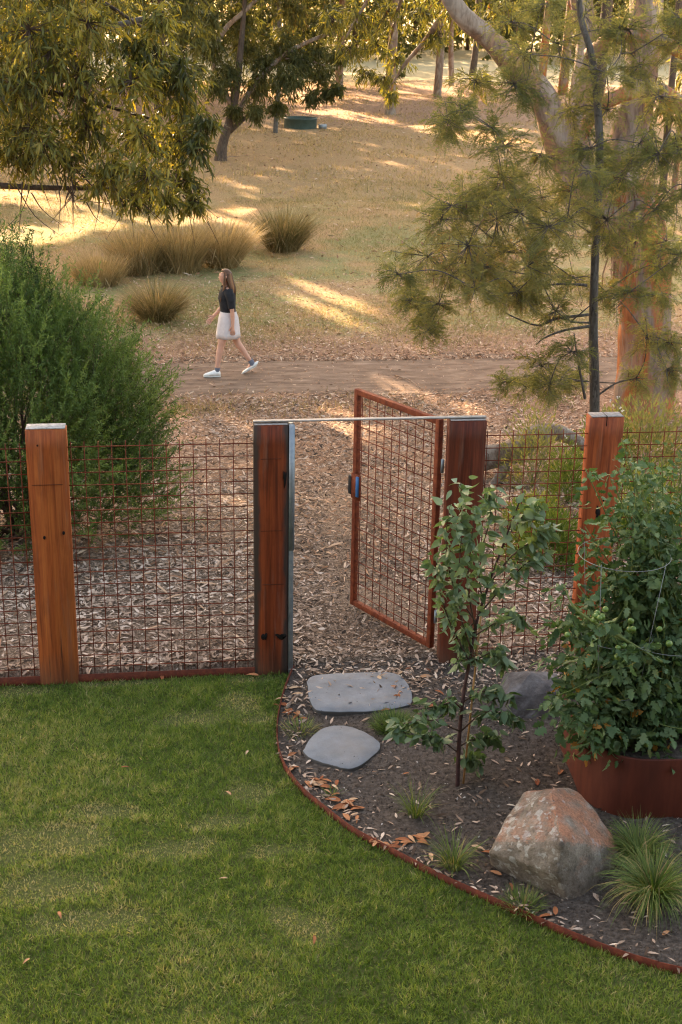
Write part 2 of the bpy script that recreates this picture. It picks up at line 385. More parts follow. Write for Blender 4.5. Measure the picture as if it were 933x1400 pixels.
def rock_mat():
    mt, nt, b = new_mat('lichen_granite'); v = coords(nt)
    g = nd(nt, 'ShaderNodeNewGeometry'); sn = nd(nt, 'ShaderNodeSeparateXYZ'); nt.links.new(g.outputs['True Normal'], sn.inputs[0])
    n = noise(nt, v, 9, 7, .65); f = noise(nt, v, 70, 5, .75)
    base = ramp(nt, n, [(.28, (.075, .062, .050)), (.45, (.17, .14, .11)), (.62, (.27, .23, .19)), (.8, (.37, .33, .29))])
    ox = noise(nt, v, 6, 5, .6)
    oxm = math_(nt, 'MULTIPLY', maprange(nt, ox, .36, .56), maprange(nt, math_(nt, 'ADD', math_(nt, 'MULTIPLY', sn.outputs[0], .45), math_(nt, 'MULTIPLY', sn.outputs[2], 1.2)), .62, 1.05))
    c = mix(nt, math_(nt, 'MULTIPLY', oxm, .75), base, ramp(nt, f, [(.3, (.24, .085, .04)), (.65, (.40, .17, .085))]))
    l1 = noise(nt, v, 24, 5, .55, .4)
    lm = math_(nt, 'MULTIPLY', maprange(nt, l1, .56, .60), maprange(nt, math_(nt, 'ADD', sn.outputs[0], math_(nt, 'MULTIPLY', sn.outputs[2], .3)), .35, -.1, 0, 1))
    c = mix(nt, math_(nt, 'MULTIPLY', lm, .8), c, (.38, .37, .34))
    l2 = noise(nt, coords(nt, 'position', (1.3, 1, 1)), 11, 6, .6)
    c = mix(nt, maprange(nt, l2, .60, .66, 0, .6), c, (.33, .31, .31))
    c = mix(nt, .75, c, ramp(nt, f, [(.28, (.35, .33, .31)), (.5, (.95, .95, .95)), (.72, (1.3, 1.3, 1.3))]), 'MULTIPLY')
    nt.links.new(c, b.inputs['Base Color']); b.inputs['Roughness'].default_value = .9
    bump(nt, b, mix(nt, .5, n, f), .9, .02); return mt
M['rock'] = rock_mat()
M['darkrock'] = noise_mat('dark_basalt', [(.3, (.05, .045, .045)), (.5, (.11, .10, .10)), (.75, (.2, .19, .2))], 9, 8, .9, .7, .02)
def bark_mat(name, cols, scale=3.):
    """smooth gum bark: cream and grey plates with rusty patches and dark streaks"""
    mt, nt, b = new_mat(name); v = coords(nt, 'position', (1, 1, .32))
    n = noise(nt, v, scale, 6, .6, 1.2); n2 = noise(nt, v, scale*2.3, 5, .6, .8); f = noise(nt, coords(nt, 'position', (1, 1, .12)), 28, 5, .7)
    c = ramp(nt, n, [(.30, cols[0]), (.45, cols[1]), (.53, cols[2]), (.60, cols[3]), (.70, cols[4])])
    c = mix(nt, maprange(nt, n2, .55, .63, 0, .8), c, cols[5])
    c = mix(nt, .6, c, ramp(nt, f, [(.28, (.35, .31, .28)), (.5, (1, 1, 1)), (.75, (1.2, 1.2, 1.2))]), 'MULTIPLY')
    nt.links.new(c, b.inputs['Base Color']); b.inputs['Roughness'].default_value = .8; b.inputs['Specular IOR Level'].default_value = .2
    bump(nt, b, mix(nt, .5, n, f), .8, .03); return mt
M['bark_gum'] = bark_mat('mottled_gum_bark', [(.085, .058, .045), (.22, .165, .13), (.28, .115, .055), (.34, .115, .036), (.10, .046, .028), (.25, .19, .155)], 2.0)
M['bark_pale'] = bark_mat('pale_gum_bark', [(.36, .30, .25), (.27, .21, .165), (.17, .115, .085), (.30, .185, .115), (.085, .058, .044), (.17, .13, .105)], 2.4)
M['bark_dark'] = bark_mat('rough_dark_bark', [(.055, .042, .034), (.075, .055, .043), (.10, .07, .052), (.08, .058, .045), (.05, .04, .032), (.12, .09, .07)], 6)
M['bark_grey'] = bark_mat('grey_wattle_bark', [(.08, .072, .064), (.12, .108, .096), (.09, .08, .072), (.14, .128, .115), (.07, .062, .056), (.045, .04, .036)], 14)
M['twig'] = noise_mat('brown_twig', [(.3, (.045, .028, .020)), (.7, (.10, .065, .045))], 30, 3, .85, 0)
M['log'] = bark_mat('grey_log_bark', [(.20, .165, .135), (.27, .22, .18), (.15, .105, .08), (.22, .17, .13), (.11, .08, .06), (.32, .28, .24)], 6)
# foliage
M['gumleaf'] = leaf_mat('gum_leaf', [(0, (.058, .070, .022)), (.35, (.125, .135, .034)), (.65, (.22, .212, .045)), (.9, (.32, .28, .055)), (1, (.16, .075, .03))], .5, .42, .4, (1.6, 1.35, .5))
M['farleaf'] = leaf_mat('olive_leaf', [(0, (.050, .058, .022)), (.5, (.095, .098, .034)), (.85, (.15, .138, .046)), (1, (.20, .13, .055))], .45, .6, .2)
M['shrubleaf'] = leaf_mat('rosemary_leaf', [(0, (.038, .066, .018)), (.5, (.095, .148, .036)), (1, (.20, .26, .070))], .35, .5, .25, (1.2, 1.3, .6))
M['wattleleaf'] = leaf_mat('wattle_leaf', [(0, (.10, .122, .058)), (.5, (.185, .198, .092)), (.85, (.26, .235, .10)), (1, (.34, .20, .09))], .55, .6, .15)
M['sapleaf'] = leaf_mat('blue_green_leaf', [(0, (.060, .105, .042)), (.5, (.150, .21, .115)), (.8, (.22, .285, .17)), (1, (.26, .31, .08))], .22, .45, .35, (1.1, 1.3, .5))
M['tomleaf'] = leaf_mat('tomato_leaf', [(0, (.036, .072, .024)), (.5, (.098, .158, .066)), (.85, (.17, .235, .115)), (.96, (.22, .23, .06)), (1, (.34, .16, .03))], .22, .55, .25, (1.1, 1.3, .5))
M['tomstem'] = tone_mat('tomato_stem', [(0, (.09, .13, .035)), (1, (.16, .19, .06))], .6)
M['tomato'] = noise_mat('green_tomato', [(.3, (.09, .17, .03)), (.7, (.16, .24, .05))], 30, 2, .3, 0, spec=.5)
M['lawn'] = leaf_mat('lawn_blade', [(0, (.072, .122, .020)), (.35, (.165, .240, .048)), (.6, (.25, .305, .082)), (.8, (.34, .32, .14)), (1, (.52, .43, .26))], .35, .55, .25, (1.2, 1.25, .5))
M['drygrass'] = leaf_mat('dry_grass_blade', [(0, (.13, .135, .04)), (.3, (.24, .205, .075)), (.6, (.40, .28, .125)), (1, (.58, .42, .22))], .3, .8, .1, (1.1, 1., .8))
M['tussock'] = leaf_mat('tussock_blade', [(0, (.10, .10, .034)), (.4, (.22, .17, .075)), (.75, (.40, .29, .145)), (1, (.56, .42, .23))], .4, .7, .2, (1.1, 1., .7))
M['lomandra'] = leaf_mat('strappy_blade', [(0, (.055, .10, .018)), (.6, (.13, .19, .040)), (.88, (.22, .25, .07)), (.95, (.36, .27, .12)), (1, (.36, .27, .12))], .3, .5, .3, (1.2, 1.25, .5))
M['weed'] = leaf_mat('weed_leaf', [(0, (.055, .095, .020)), (.6, (.13, .18, .038)), (1, (.27, .26, .065))], .4, .6, .2)
M['petal'] = tone_mat('white_petal', [(0, (.62, .60, .54)), (1, (.80, .78, .74))])
M['chip'] = tone_mat('wood_chip', [(0, (.05, .033, .023)), (.25, (.15, .098, .066)), (.5, (.31, .218, .158)), (.75, (.46, .345, .265)), (1, (.60, .485, .39))], .85)
M['litter'] = tone_mat('dry_leaf_litter', [(0, (.11, .055, .030)), (.4, (.27, .145, .082)), (.75, (.44, .28, .175)), (1, (.58, .44, .32))], .8)
M['fallen'] = tone_mat('fallen_gum_leaf', [(0, (.20, .055, .022)), (.4, (.34, .135, .055)), (.75, (.44, .235, .12)), (1, (.50, .36, .23))], .7)
M['soilbit'] = tone_mat('soil_crumb', [(0, (.035, .027, .022)), (.6, (.085, .066, .052)), (.9, (.17, .14, .115)), (1, (.42, .39, .36))], .9)

def terrain_mat():
    mt, nt, b = new_mat('paddock_ground'); v = coords(nt)
    sp = nd(nt, 'ShaderNodeSeparateXYZ'); nt.links.new(v, sp.inputs[0])
    big = noise(nt, v, .55, 4, .6); mid = noise(nt, v, 3.5, 5, .65); fine = noise(nt, v, 30, 5, .75); fin2 = noise(nt, coords(nt, 'position', (1, .6, 1)), 75, 4, .7)
    mulch = ramp(nt, fin2, [(.30, (.05, .034, .024)), (.45, (.14, .098, .070)), (.58, (.26, .19, .138)), (.74, (.42, .33, .25))])
    lit = ramp(nt, fine, [(.3, (.14, .078, .048)), (.5, (.28, .172, .112)), (.7, (.44, .30, .205))])
    dry = ramp(nt, fine, [(.3, (.19, .118, .054)), (.5, (.34, .22, .110)), (.7, (.50, .355, .195))])
    grn = ramp(nt, fine, [(.3, (.13, .130, .052)), (.5, (.22, .205, .085)), (.7, (.34, .295, .14))])
    y = math_(nt, 'ADD', sp.outputs[1], maprange(nt, mid, .3, .7, -.7, .7))
    yb = math_(nt, 'ADD', sp.outputs[1], maprange(nt, big, .3, .7, -4, 4))
    c = mix(nt, maprange(nt, y, 4.5, 6.5), mulch, lit)
    c = mix(nt, maprange(nt, y, 12.6, 14.0), c, mix(nt, maprange(nt, big, .42, .58), dry, grn))
    c = mix(nt, maprange(nt, yb, 24, 34), c, mix(nt, maprange(nt, mid, .55, .72, 0, .5), dry, grn))
    c = mix(nt, maprange(nt, yb, 50, 58, 0, .85), c, ramp(nt, fine, [(.3, (.22, .125, .080)), (.5, (.34, .21, .14)), (.7, (.47, .31, .215))]))
    c = mix(nt, maprange(nt, yb, 76, 82), c, (.40, .34, .20))
    nt.links.new(c, b.inputs['Base Color']); b.inputs['Roughness'].default_value = .95; b.inputs['Specular IOR Level'].default_value = .1
    bump(nt, b, mix(nt, .5, fine, fin2), .8, .03); return mt
M['terrain'] = terrain_mat()
M['dirt'] = noise_mat('bare_dirt', [(.3, (.10, .068, .047)), (.5, (.185, .128, .092)), (.7, (.29, .21, .155))], 5.2, 10, .95, .5, .03, stretch=(.45, 1.4, 1), spec=.1)
M['bedsoil'] = noise_mat('garden_soil', [(.3, (.046, .037, .031)), (.5, (.10, .082, .070)), (.72, (.17, .145, .124))], 38, 7, .95, .9, .02, spec=.1)
M['thatch'] = noise_mat('lawn_thatch', [(.3, (.045, .06, .016)), (.55, (.09, .10, .032)), (.75, (.18, .15, .07))], 45, 5, .95, .6, .01, spec=.1)

# ================================================================== SETTING
def grid(xs, ys, zf):
    X, Y = np.meshgrid(xs, ys, indexing='ij'); Z = zf(X, Y)
    V = np.stack([X, Y, Z], -1).reshape(-1, 3); n = len(ys)
    i, j = np.meshgrid(np.arange(len(xs)-1), np.arange(n-1), indexing='ij'); a = (i*n+j).ravel()
    return V, np.stack([a, a+n, a+n+1, a+1], 1)
def spaced(lo, hi, a, b, step, grow=1.12):
    """fine steps between a and b, growing outside"""
    m_ = list(np.arange(a, b+1e-6, step)); s = step; x = b; up = []
    while x < hi: s *= grow; x += s; up.append(x)
    s = step; x = a; dn = []
    while x > lo: s *= grow; x -= s; dn.append(x)
    return np.array(dn[::-1]+m_+up)
ys = np.concatenate([[-40, -20, -12, -6, -.06, -.03], [.055], np.arange(.2, 16, .12), spaced(16, 420, 16.1, 16.2, .15, 1.035)[1:]])
V, F = grid(spaced(-160, 200, -4, 9, .13, 1.1), ys, gz)
add('ground', V, F, M['terrain'], smooth=True, kind='structure')
# dirt path across the picture
px = np.arange(-25, 30, .14)
def path_edges(x):
    lo = 9.55+(fbm(x, x*0, .5, 3)-.5)*.6; hi = 11.75+(fbm(x, x*0+9, .6, 3)-.5)*.7
    return lo, hi
lo, hi = path_edges(px); T = np.linspace(0, 1, 17)
PX = np.repeat(px[:, None], 17, 1); PY = lo[:, None]*(1-T)+hi[:, None]*T
PZ = gz(PX, PY)+.004+.012*np.sin(T*math.pi)[None]
V = np.stack([PX, PY, PZ], -1).reshape(-1, 3); i, j = np.meshgrid(np.arange(len(px)-1), np.arange(16), indexing='ij'); a = (i*17+j).ravel()
add('dirt_path', V, np.stack([a, a+17, a+18, a+1], 1), M['dirt'], smooth=True, kind='structure')
# curved lawn edge, from the gate post towards the lower right
EDGE_PX = [(401, 914), (391, 937), (383, 966), (379, 996), (382, 1026), (393, 1052), (415, 1080), (445, 1105), (480, 1132), (520, 1154), (560, 1175), (600, 1196), (650, 1219), (700, 1241), (750, 1263), (800, 1284), (850, 1303), (900, 1318), (933, 1326)]
EP = np.array([at(x, y, .03)[:2] for x, y in EDGE_PX]); EP[0, 1] = -.02
EP = np.vstack([EP, [[4.2, -4.1], [6.5, -5.2], [9, -6.2]]])
EPs, _ = smooth_path(np.c_[EP, np.zeros(len(EP))], np.ones(len(EP)), 6); EPs = EPs[:, :2]
EYo = EPs[::-1, 1]; EXo = EPs[::-1, 0]
def xe(y): return np.interp(y, EYo, EXo)
yy = np.concatenate([-np.arange(.0, 4.3, .06)-.02, -np.arange(4.4, 6.0, .2)])
U = np.linspace(0, 1, 60)
# lawn soil
X0 = np.full(len(yy), -7.0); X1 = xe(yy)-.006
LX = X0[:, None]*(1-U)+X1[:, None]*U; LY = np.repeat(yy[:, None], 60, 1)
V = np.stack([LX, LY, (fbm(LX, LY, 1.2, 3)-.5)*.02], -1).reshape(-1, 3)
i, j = np.meshgrid(np.arange(len(yy)-1), np.arange(59), indexing='ij'); a = (i*60+j).ravel()
n0 = len(V); V2, F2 = grid(np.linspace(-7, 12, 40), np.linspace(-14, -6.0, 20), lambda x, y: x*0-.004)
add('lawn', np.vstack([V, V2]), np.vstack([np.stack([a, a+60, a+61, a+1], 1), F2+n0]), M['thatch'], smooth=True, kind='structure')
# garden bed soil
U2 = np.linspace(0, 1, 150)**1.6
yb = np.concatenate([[.06], np.linspace(.02, -4.3, 150), np.linspace(-4.4, -6.1, 10)])
BX0 = xe(yb)+.006; BX = BX0[:, None]*(1-U2)+9.*U2; BY = np.repeat(yb[:, None], 150, 1)
def bedz(x, y):
    d = np.asarray(x)-xe(np.asarray(y))
    return .026+.012*sstep(0, .6, d)+(fbm(x, y, 2.2, 3)-.5)*.03*sstep(.02, .3, d)+(fbm(x, y, 14, 3)-.5)*.022*sstep(.0, .05, d)
V = np.stack([BX, BY, bedz(BX, BY)], -1).reshape(-1, 3); i, j = np.meshgrid(np.arange(len(yb)-1), np.arange(149), indexing='ij'); a = (i*150+j).ravel()
add('garden_bed', V, np.stack([a, a+1, a+151, a+150], 1), M['bedsoil'], smooth=True, kind='structure')
# rusted edging strips
def strip(path, z0, z1, w):
    path = np.asarray(path); T = unit(np.gradient(path, axis=0)); N = np.c_[-T[:, 1], T[:, 0]]
    V = []
    for s, z in ((-1, z0), (1, z0), (1, z1), (-1, z1)): V.append(np.c_[path+N*s*w/2, np.full(len(path), z)])
    n = len(path); V = np.vstack(V); F = []
    for k in range(4):
        for q in range(n-1): F.append((k*n+q, k*n+q+1, ((k+1) % 4)*n+q+1, ((k+1) % 4)*n+q))
    F += [(0, n, 2*n, 3*n), (n-1, 4*n-1, 3*n-1, 2*n-1)]
    return V, np.array(F)
V, F = strip(EPs, -.05, .046, .006)
solo('steel_edging', V, F, M['rustedge'], 'thin curved rusted steel edging between green lawn and garden bed', 'garden edging', (EPs[30][0], EPs[30][1], 0))
V, F = strip(np.c_[np.linspace(-6, 1.50, 40), np.full(40, -.045)], -.05, .06, .006)
solo('steel_edging', V, F, M['rustedge'], 'straight rusted steel edging along the foot of the mesh fence', 'garden edging', (-.5, -.045, 0))

# ================================================================== FENCE, GATE
POSTS = []
def timber_post(x0, x1, y0, y1, top, mat, label, capmat, cap_h=.008, holes=()):
    xm, ym = (x0+x1)/2, (y0+y1)/2
    t = thing('timber_post', label, 'fence post', (xm, ym, 0))
    V, F = box(x0, x1, y0, y1, -.25, top)
    # a few rows so that the sides can wander a little
    bm = bmesh.new(); me = mesh_np('timber', V-np.array([xm, ym, 0]), F); bm.from_mesh(me)
    bmesh.ops.subdivide_edges(bm, edges=[e for e in bm.edges if abs((e.verts[0].co-e.verts[1].co).z) > .5], cuts=14, use_grid_fill=True)
    bmesh.ops.bevel(bm, geom=[e for e in bm.edges if e.is_manifold and e.calc_face_angle() > 1.0], offset=.006, segments=2, affect='EDGES')
    rg = np.random.default_rng(int(abs(x0)*1000))
    for v in bm.verts:
        k = fbm(v.co.x*3+x0*7, v.co.z*1.7+v.co.y*3, 1.3, 2)-.5
        v.co.x += .007*k; v.co.y += .006*(fbm(v.co.z*2.1+x0, v.co.x*4, 1.1, 2)-.5)
    bm.to_mesh(me); bm.free(); me.update()
    link('timber', me, mat, t)
    V, F = box(x0+.004, x1-.004, y0+.004, y1-.004, top, top+cap_h)
    o = add('end_grain', V, F, capmat, t); bevel_me(o.data, .003, 1)
    for hx, hz, r in holes:
        a = np.arange(9)*2*math.pi/9
        ring = np.c_[hx+np.cos(a)*r, np.full(9, y0-.0045), hz+np.sin(a)*r*1.45]; c = np.array([[hx, y0+.004, hz]])
        V = np.vstack([ring, ring+np.array([0, .012, 0])*1.0]); F = [(k, (k+1) % 9, 9+(k+1) % 9, 9+k) for k in range(9)]
        F3 = [(q[0], q[1], q[2]) for q in F]+[(q[0], q[2], q[3]) for q in F]+[(0, k+1, k) for k in range(1, 8)]
        add('bolt_hole', V, np.array(F3), M['hole'], t)
    return t
p1 = timber_post(-.285, -.022, -.055, .065, 1.858, M['wood_orange'], 'bright orange timber post at the left end of the mesh fence', M['endgrain'], .008,
                 holes=[(-.155-.045, 1.10, .009), (-.07, 1.13, .009), (-.21, 1.75, .005)])
p2 = timber_post(1.217, 1.450, -.055, .065, 1.855, M['wood_dark'], 'dark red timber gate post with blackened edges beside the lawn corner', M['endgrey'], .004, holes=[(1.275, .30, .016)])
p3 = timber_post(2.555, 2.807, -.055, .065, 1.858, M['wood_red'], 'brown red timber gate post carrying the open gate behind the sapling', M['endgrey'], .004)
p4 = timber_post(3.545, 3.78, -.055, .065, 1.862, M['wood_redor'], 'red orange timber post with black knot beside the tomato plant', M['endgrey'], .008, holes=[(3.645, 1.17, .018), (3.68, 1.26, .009)])
# black scorch around knots: shallow plugs of dark timber
def knot(t, x, z, w, h, y0=-.055):
    a = np.arange(14)*2*math.pi/14
    rr = 1+.35*np.sin(a*3+x*9)+.2*np.sin(a*5+z*7)
    ring = np.c_[x+np.cos(a)*w*rr, np.full(14, y0-.0042), z+np.sin(a)*h*rr]
    V = np.vstack([ring, ring+np.array([[0, .01, 0]])])
    F = [(0, k+1, k) for k in range(1, 13)]
    for k in range(14): F += [(k, (k+1) % 14, 14+(k+1) % 14), (k, 14+(k+1) % 14, 14+k)]
    add('knot', V, np.array(F), M['hole'], t)
knot(p4, 3.645, 1.16, .012, .055); knot(p2, 1.40, .30, .035, .02); knot(p2, 1.285, .305, .02, .02); knot(p2, 1.425, 1.48, .011, .05)
# grooves (saw cuts) across the first and second post
for t, x0, x1, z in ((p1, -.262, -.06, 1.475), (p2, 1.26, 1.40, 1.62), (p2, 1.26, 1.41, 1.1), (p2, 1.27, 1.42, .7)):
    V, F = box(x0, x1, -.0592, -.052, z-.0013, z+.0013); add('saw_cut', V, F, M['groove'], t)
V, F = box(3.652, 3.657, -.057, .05, 1.80, 1.8715); add('crack', V, F, M['hole'], p4)
# galvanised steel angle on the latch side
V, F = box(1.4535, 1.487, -.052, .058, -.1, 1.853); o = add('steel_angle', V, F, M['galv'], p2); bevel_me(o.data, .002, 1)
V, F = box(1.4525, 1.492, -.056, -.0525, .95, 1.853); add('strike_plate', V, F, M['galv'], p2)
# flat steel strap over the gateway
V, F = box(1.214, 2.812, -.022, .022, 1.8665, 1.8755)
o = solo('gate_lintel', V, F, M['lintel'], 'thin grey flat steel bar spanning the gateway across two posts', 'steel bar', (2.0, 0, 1.86)); bevel_me(o.data, .002, 1)

# unseen wall and eave at the viewpoint, added to shade the near lawn
house = thing('house', 'dark boarded two storey house wall behind the near lawn', 'house', (1., -10.3, 0))
V, F = box(-9, 11, -10.6, -9.75, -.2, 6.6); add('wall', V, F, M['added_wall'], house)
V, F = box(-9.6, 11.6, -11.2, -8.55, 6.62, 6.85); add('eave', V, F, M['added_wall'], house)

# wire mesh panels: every wire a part
S = .09
def straight_wire(a, b, r):
    V, F = tube([a, b], [r, r], 6); return V, F
def mesh_panel(x0, x1, cols, ztop, rows, zbot, y, label):
    t = thing('mesh_panel', label, 'fence mesh', ((x0+x1)/2, y, .08))
    r = .0035
    hv, hf = straight_wire((x0, 0, 0), (x1, 0, 0), r); hm = mesh_np('wire', hv-np.array([(x0+x1)/2, 0, 0]), hf, None, True); hm.materials.append(M['rustwire'])
    vv, vf = straight_wire((0, 0, zbot), (0, 0, ztop+.035), r); vm = mesh_np('wire', vv, vf, None, True); vm.materials.append(M['rustwire'])
    for k in range(rows):
        z = ztop-k*S
        if z < zbot: break
        o = link('wire', hm, None, t); o.location = (0, -.0062, z-.08)
        o.rotation_euler = (0, rng.normal(0, .0010), 0)
    for x in cols:
        o = link('wire', vm, None, t); o.location = (x-(x0+x1)/2, 0, -.08); o.rotation_euler = (0, rng.normal(0, .0016), 0)
    return t
c0 = .02
mesh_panel(-1.75, -.285, [-.327-k*S for k in range(15)], 1.715, 20, .03, 0, 'rusty wire mesh panel left of the bright orange post')
mesh_panel(-.022, 1.217, [0.0+k*S for k in range(14)], 1.719, 20, .03, 0, 'rusty wire mesh panel between orange post and dark gate post')
mesh_panel(2.807, 3.545, [31.4536*S+k*S for k in range(8)], 1.735, 20, .03, 0, 'rusty wire mesh panel behind the sapling, right of the gateway')
mesh_panel(3.78, 5.4, [3.83+k*S for k in range(17)], 1.735, 20, .03, 0, 'rusty wire mesh panel at far right behind tomato plant')

# gate, swung open away from the viewer
HG = np.array([2.520, .075, 0.]); TP = np.array([2.047, .93, 0.]); GZ0, GZ1 = .095, 1.835
gate = thing('gate', 'rusty steel framed mesh gate swung open away from the lawn', 'gate', (HG[0], HG[1], 0))
gd = unit(TP-HG); gn = np.array([-gd[1], gd[0], 0]); GL = np.linalg.norm(TP-HG); ft = .042
def gp(s, z): return HG+gd*s+np.array([0, 0, z])
for (a, b, nm) in ((gp(ft/2, GZ0), gp(ft/2, GZ1), 'stile'), (gp(GL-ft/2, GZ0), gp(GL-ft/2, GZ1), 'stile'), (gp(ft+.001, GZ0+ft/2), gp(GL-ft-.001, GZ0+ft/2), 'rail'), (gp(ft+.001, GZ1-ft/2), gp(GL-ft-.001, GZ1-ft/2), 'rail')):
    V, F = bar(a, b, ft, ft, up=tuple(gn)); o = add(nm, V, F, M['rust'], gate); bevel_me(o.data, .004, 2)
nv = 10
for k in range(nv):
    s = ft+(k+.6)*(GL-2*ft)/nv
    V, F = tube([gp(s, GZ0+ft), gp(s, GZ1-ft)], .0035, 6); add('wire', V, F, M['rustwire'], gate, smooth=True)
for k in range(18):
    z = GZ1-ft-.06-k*S
    if z < GZ0+ft: break
    V, F = tube([gp(ft, z)+gn*.0062, gp(GL-ft, z)+gn*.0062], .0035, 6); add('wire', V, F, M['rustwire'], gate, smooth=True)
# latch on the free stile
def latch_box(s0, s1, n0, n1, z0, z1):
    b = [gp(s, z)+gn*n for z in (z0, z1) for n in (n0, n1) for s in (s0, s1)]
    return np.array(b), np.array([(0, 2, 3, 1), (4, 5, 7, 6), (0, 1, 5, 4), (2, 6, 7, 3), (0, 4, 6, 2), (1, 3, 7, 5)])
zl = 1.08
V, F = latch_box(GL-.105, GL+.004, .021, .029, zl-.10, zl+.10); lp = add('latch_plate', V, F, M['rust'], gate)
V, F = latch_box(GL+.001, GL+.036, -.03, .035, zl-.075, zl+.075); o = add('latch_body', V, F, M['black'], gate); bevel_me(o.data, .006, 2)
V, F = latch_box(GL+.038, GL+.062, -.012, .018, zl-.06, zl-.02); o = add('latch_knob', V, F, M['black'], gate); bevel_me(o.data, .005, 2)
V, F = latch_box(GL-.098, GL-.07, .03, .045, zl-.07, zl+.09); o = add('latch_handle', V, F, M['blue'], gate); bevel_me(o.data, .003, 1)
for z in (.35, 1.5):
    V, F = tube([HG+np.array([.016, -.012, z-.05]), HG+np.array([.016, -.012, z+.05])], .012, 10); add('hinge', V, F, M['galv'], gate, smooth=True)

# ================================================================== STONES, BOULDERS, PLANTER
def slab(pts_px, z0, z1, label):
    P = np.array([at(x, y, z1)[:2] for x, y in pts_px])
    P3, _ = smooth_path(np.c_[np.vstack([P, P[:1]]), np.zeros(len(P)+1)], np.ones(len(P)+1), 5); P = P3[:-1, :2]
    P += (rng.random(P.shape)-.5)*.006
    c = P.mean(0); n = len(P); rows = []
    for s, z in ((1.0, z0), (1.008, z1-.010), (1.006, z1-.002), (.998, z1), (.6, z1+.001), (.25, z1+.0)):
        rows.append(np.c_[c+(P-c)*s, np.full(n, z)+(fbm(P[:, 0]*s, P[:, 1]*s, 9, 2)-.5)*.004])
    V = np.vstack(rows+[np.array([[c[0], c[1], z1]])]); F = []
    for k in range(5):
        for q in range(n):
            a, b = k*n+q, k*n+(q+1) % n; F += [(a, b, b+n), (a, b+n, a+n)]
    for q in range(n): F.append((5*n+q, 5*n+(q+1) % n, 6*n))
    F = np.array(F)[:, ::-1] if np.cross(np.append(P[1]-P[0], 0), np.append(P[2]-P[1], 0))[2] < 0 else np.array(F)
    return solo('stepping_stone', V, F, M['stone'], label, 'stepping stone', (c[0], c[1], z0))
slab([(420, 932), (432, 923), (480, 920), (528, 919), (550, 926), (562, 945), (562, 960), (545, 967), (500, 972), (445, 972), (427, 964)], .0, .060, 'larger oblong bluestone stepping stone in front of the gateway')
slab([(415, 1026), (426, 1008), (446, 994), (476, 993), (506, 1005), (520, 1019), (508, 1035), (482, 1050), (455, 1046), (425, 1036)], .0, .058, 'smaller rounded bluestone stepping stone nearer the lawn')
def boulder(pts, mat, label, nseed, amp=.02, cuts=4):
    bm = bmesh.new()
    for p in pts: bm.verts.new(p)
    r = bmesh.ops.convex_hull(bm, input=list(bm.verts))
    for v in [v for v in bm.verts if not v.link_faces]: bm.verts.remove(v)
    bmesh.ops.triangulate(bm, faces=list(bm.faces))
    bmesh.ops.bevel(bm, geom=list(bm.edges), offset=.014, segments=2, profile=.6, affect='EDGES')
    bmesh.ops.triangulate(bm, faces=list(bm.faces))
    for k in range(cuts):
        ed = [e for e in bm.edges if e.calc_length() > .035]
        if not ed: break
        bmesh.ops.subdivide_edges(bm, edges=ed, cuts=1, smooth=.12)
        bmesh.ops.triangulate(bm, faces=list(bm.faces))
    bm.normal_update()
    for v in bm.verts:
        p = v.co; k = (fbm(p.x+p.z*.6, p.y-p.z*.7, 5, 4)-.5)+.5*(fbm(p.x*1.3-p.y, p.z*1.4, 16, 3, _n2)-.5)
        v.co = p+v.normal*float(k)*amp*2
    bmesh.ops.recalc_face_normals(bm, faces=list(bm.faces))
    c = Vector(np.mean(np.array(pts), 0)); c.z = 0
    me = bpy.data.meshes.new('boulder')
    for v in bm.verts: v.co -= c
    bm.to_mesh(me); bm.free()
    for p in me.polygons: p.use_smooth = True
    o = link('boulder', me, mat); o.location = c
    return tag(o, label, 'boulder')
q = lambda x, y, Y: tuple(atY(x, y, Y))
g_ = lambda x, y, z=-.04: tuple(at(x, y, z))
boulder([g_(672, 1192), g_(700, 1208), g_(742, 1226), g_(780, 1246), g_(800, 1243), g_(840, 1208), g_(848, 1180), q(668, 1165, -2.62), q(676, 1150, -2.6), q(702, 1130, -2.55), q(739, 1090, -2.45), q(754, 1079, -2.42), q(783, 1093, -2.4), q(817, 1110, -2.42), q(836, 1140, -2.5), q(847, 1160, -2.58), q(838, 1190, -2.68),
         q(770, 1150, -2.90), q(762, 1195, -2.93), q(764, 1118, -2.70), (2.5, -2.25, -.05), (2.95, -2.15, -.05), (2.6, -2.25, .3), (2.9, -2.2, .28)], M['rock'], 'large orange and grey lichen spotted boulder beside the lawn edging', 1, .016)
boulder([(2.83, -.95, -.05), (3.28, -.98, -.05), (3.33, -.6, -.05), (2.85, -.5, -.05), (2.88, -.86, .17), (3.2, -.88, .2), (3.26, -.62, .21), (2.92, -.55, .2), (3.05, -.72, .27), (2.8, -.75, .08)], M['darkrock'], 'low dark grey boulder half hidden behind the sapling', 2, .02)

# corten planter: rounded box, open top
PC = np.array([3.735, -1.63]); rot = R(-4)
def rrect(hx, hy, r, n=9):
    o = []
    for (sx, sy, a0) in ((1, 1, 0), (-1, 1, 90), (-1, -1, 180), (1, -1, 270)):
        for k in range(n):
            a = R(a0+90*k/(n-1)); o.append((sx*(hx-r)+math.cos(a)*r, sy*(hy-r)+math.sin(a)*r))
    o = np.array(o); c, s = math.cos(rot), math.sin(rot)
    return np.c_[o[:, 0]*c-o[:, 1]*s, o[:, 0]*s+o[:, 1]*c]+PC
planter = thing('planter', 'low rounded rust brown steel planter holding the tomato plant', 'planter', (PC[0], PC[1], .04))
A = rrect(.66, .60, .34); B = rrect(.645, .585, .33); n = len(A); ZT = .43
rows = [np.c_[A, np.full(n, -.02)], np.c_[A, np.full(n, ZT-.003)], np.c_[A*.998+PC*.002, np.full(n, ZT)], np.c_[B, np.full(n, ZT)], np.c_[B, np.full(n, .2)]]
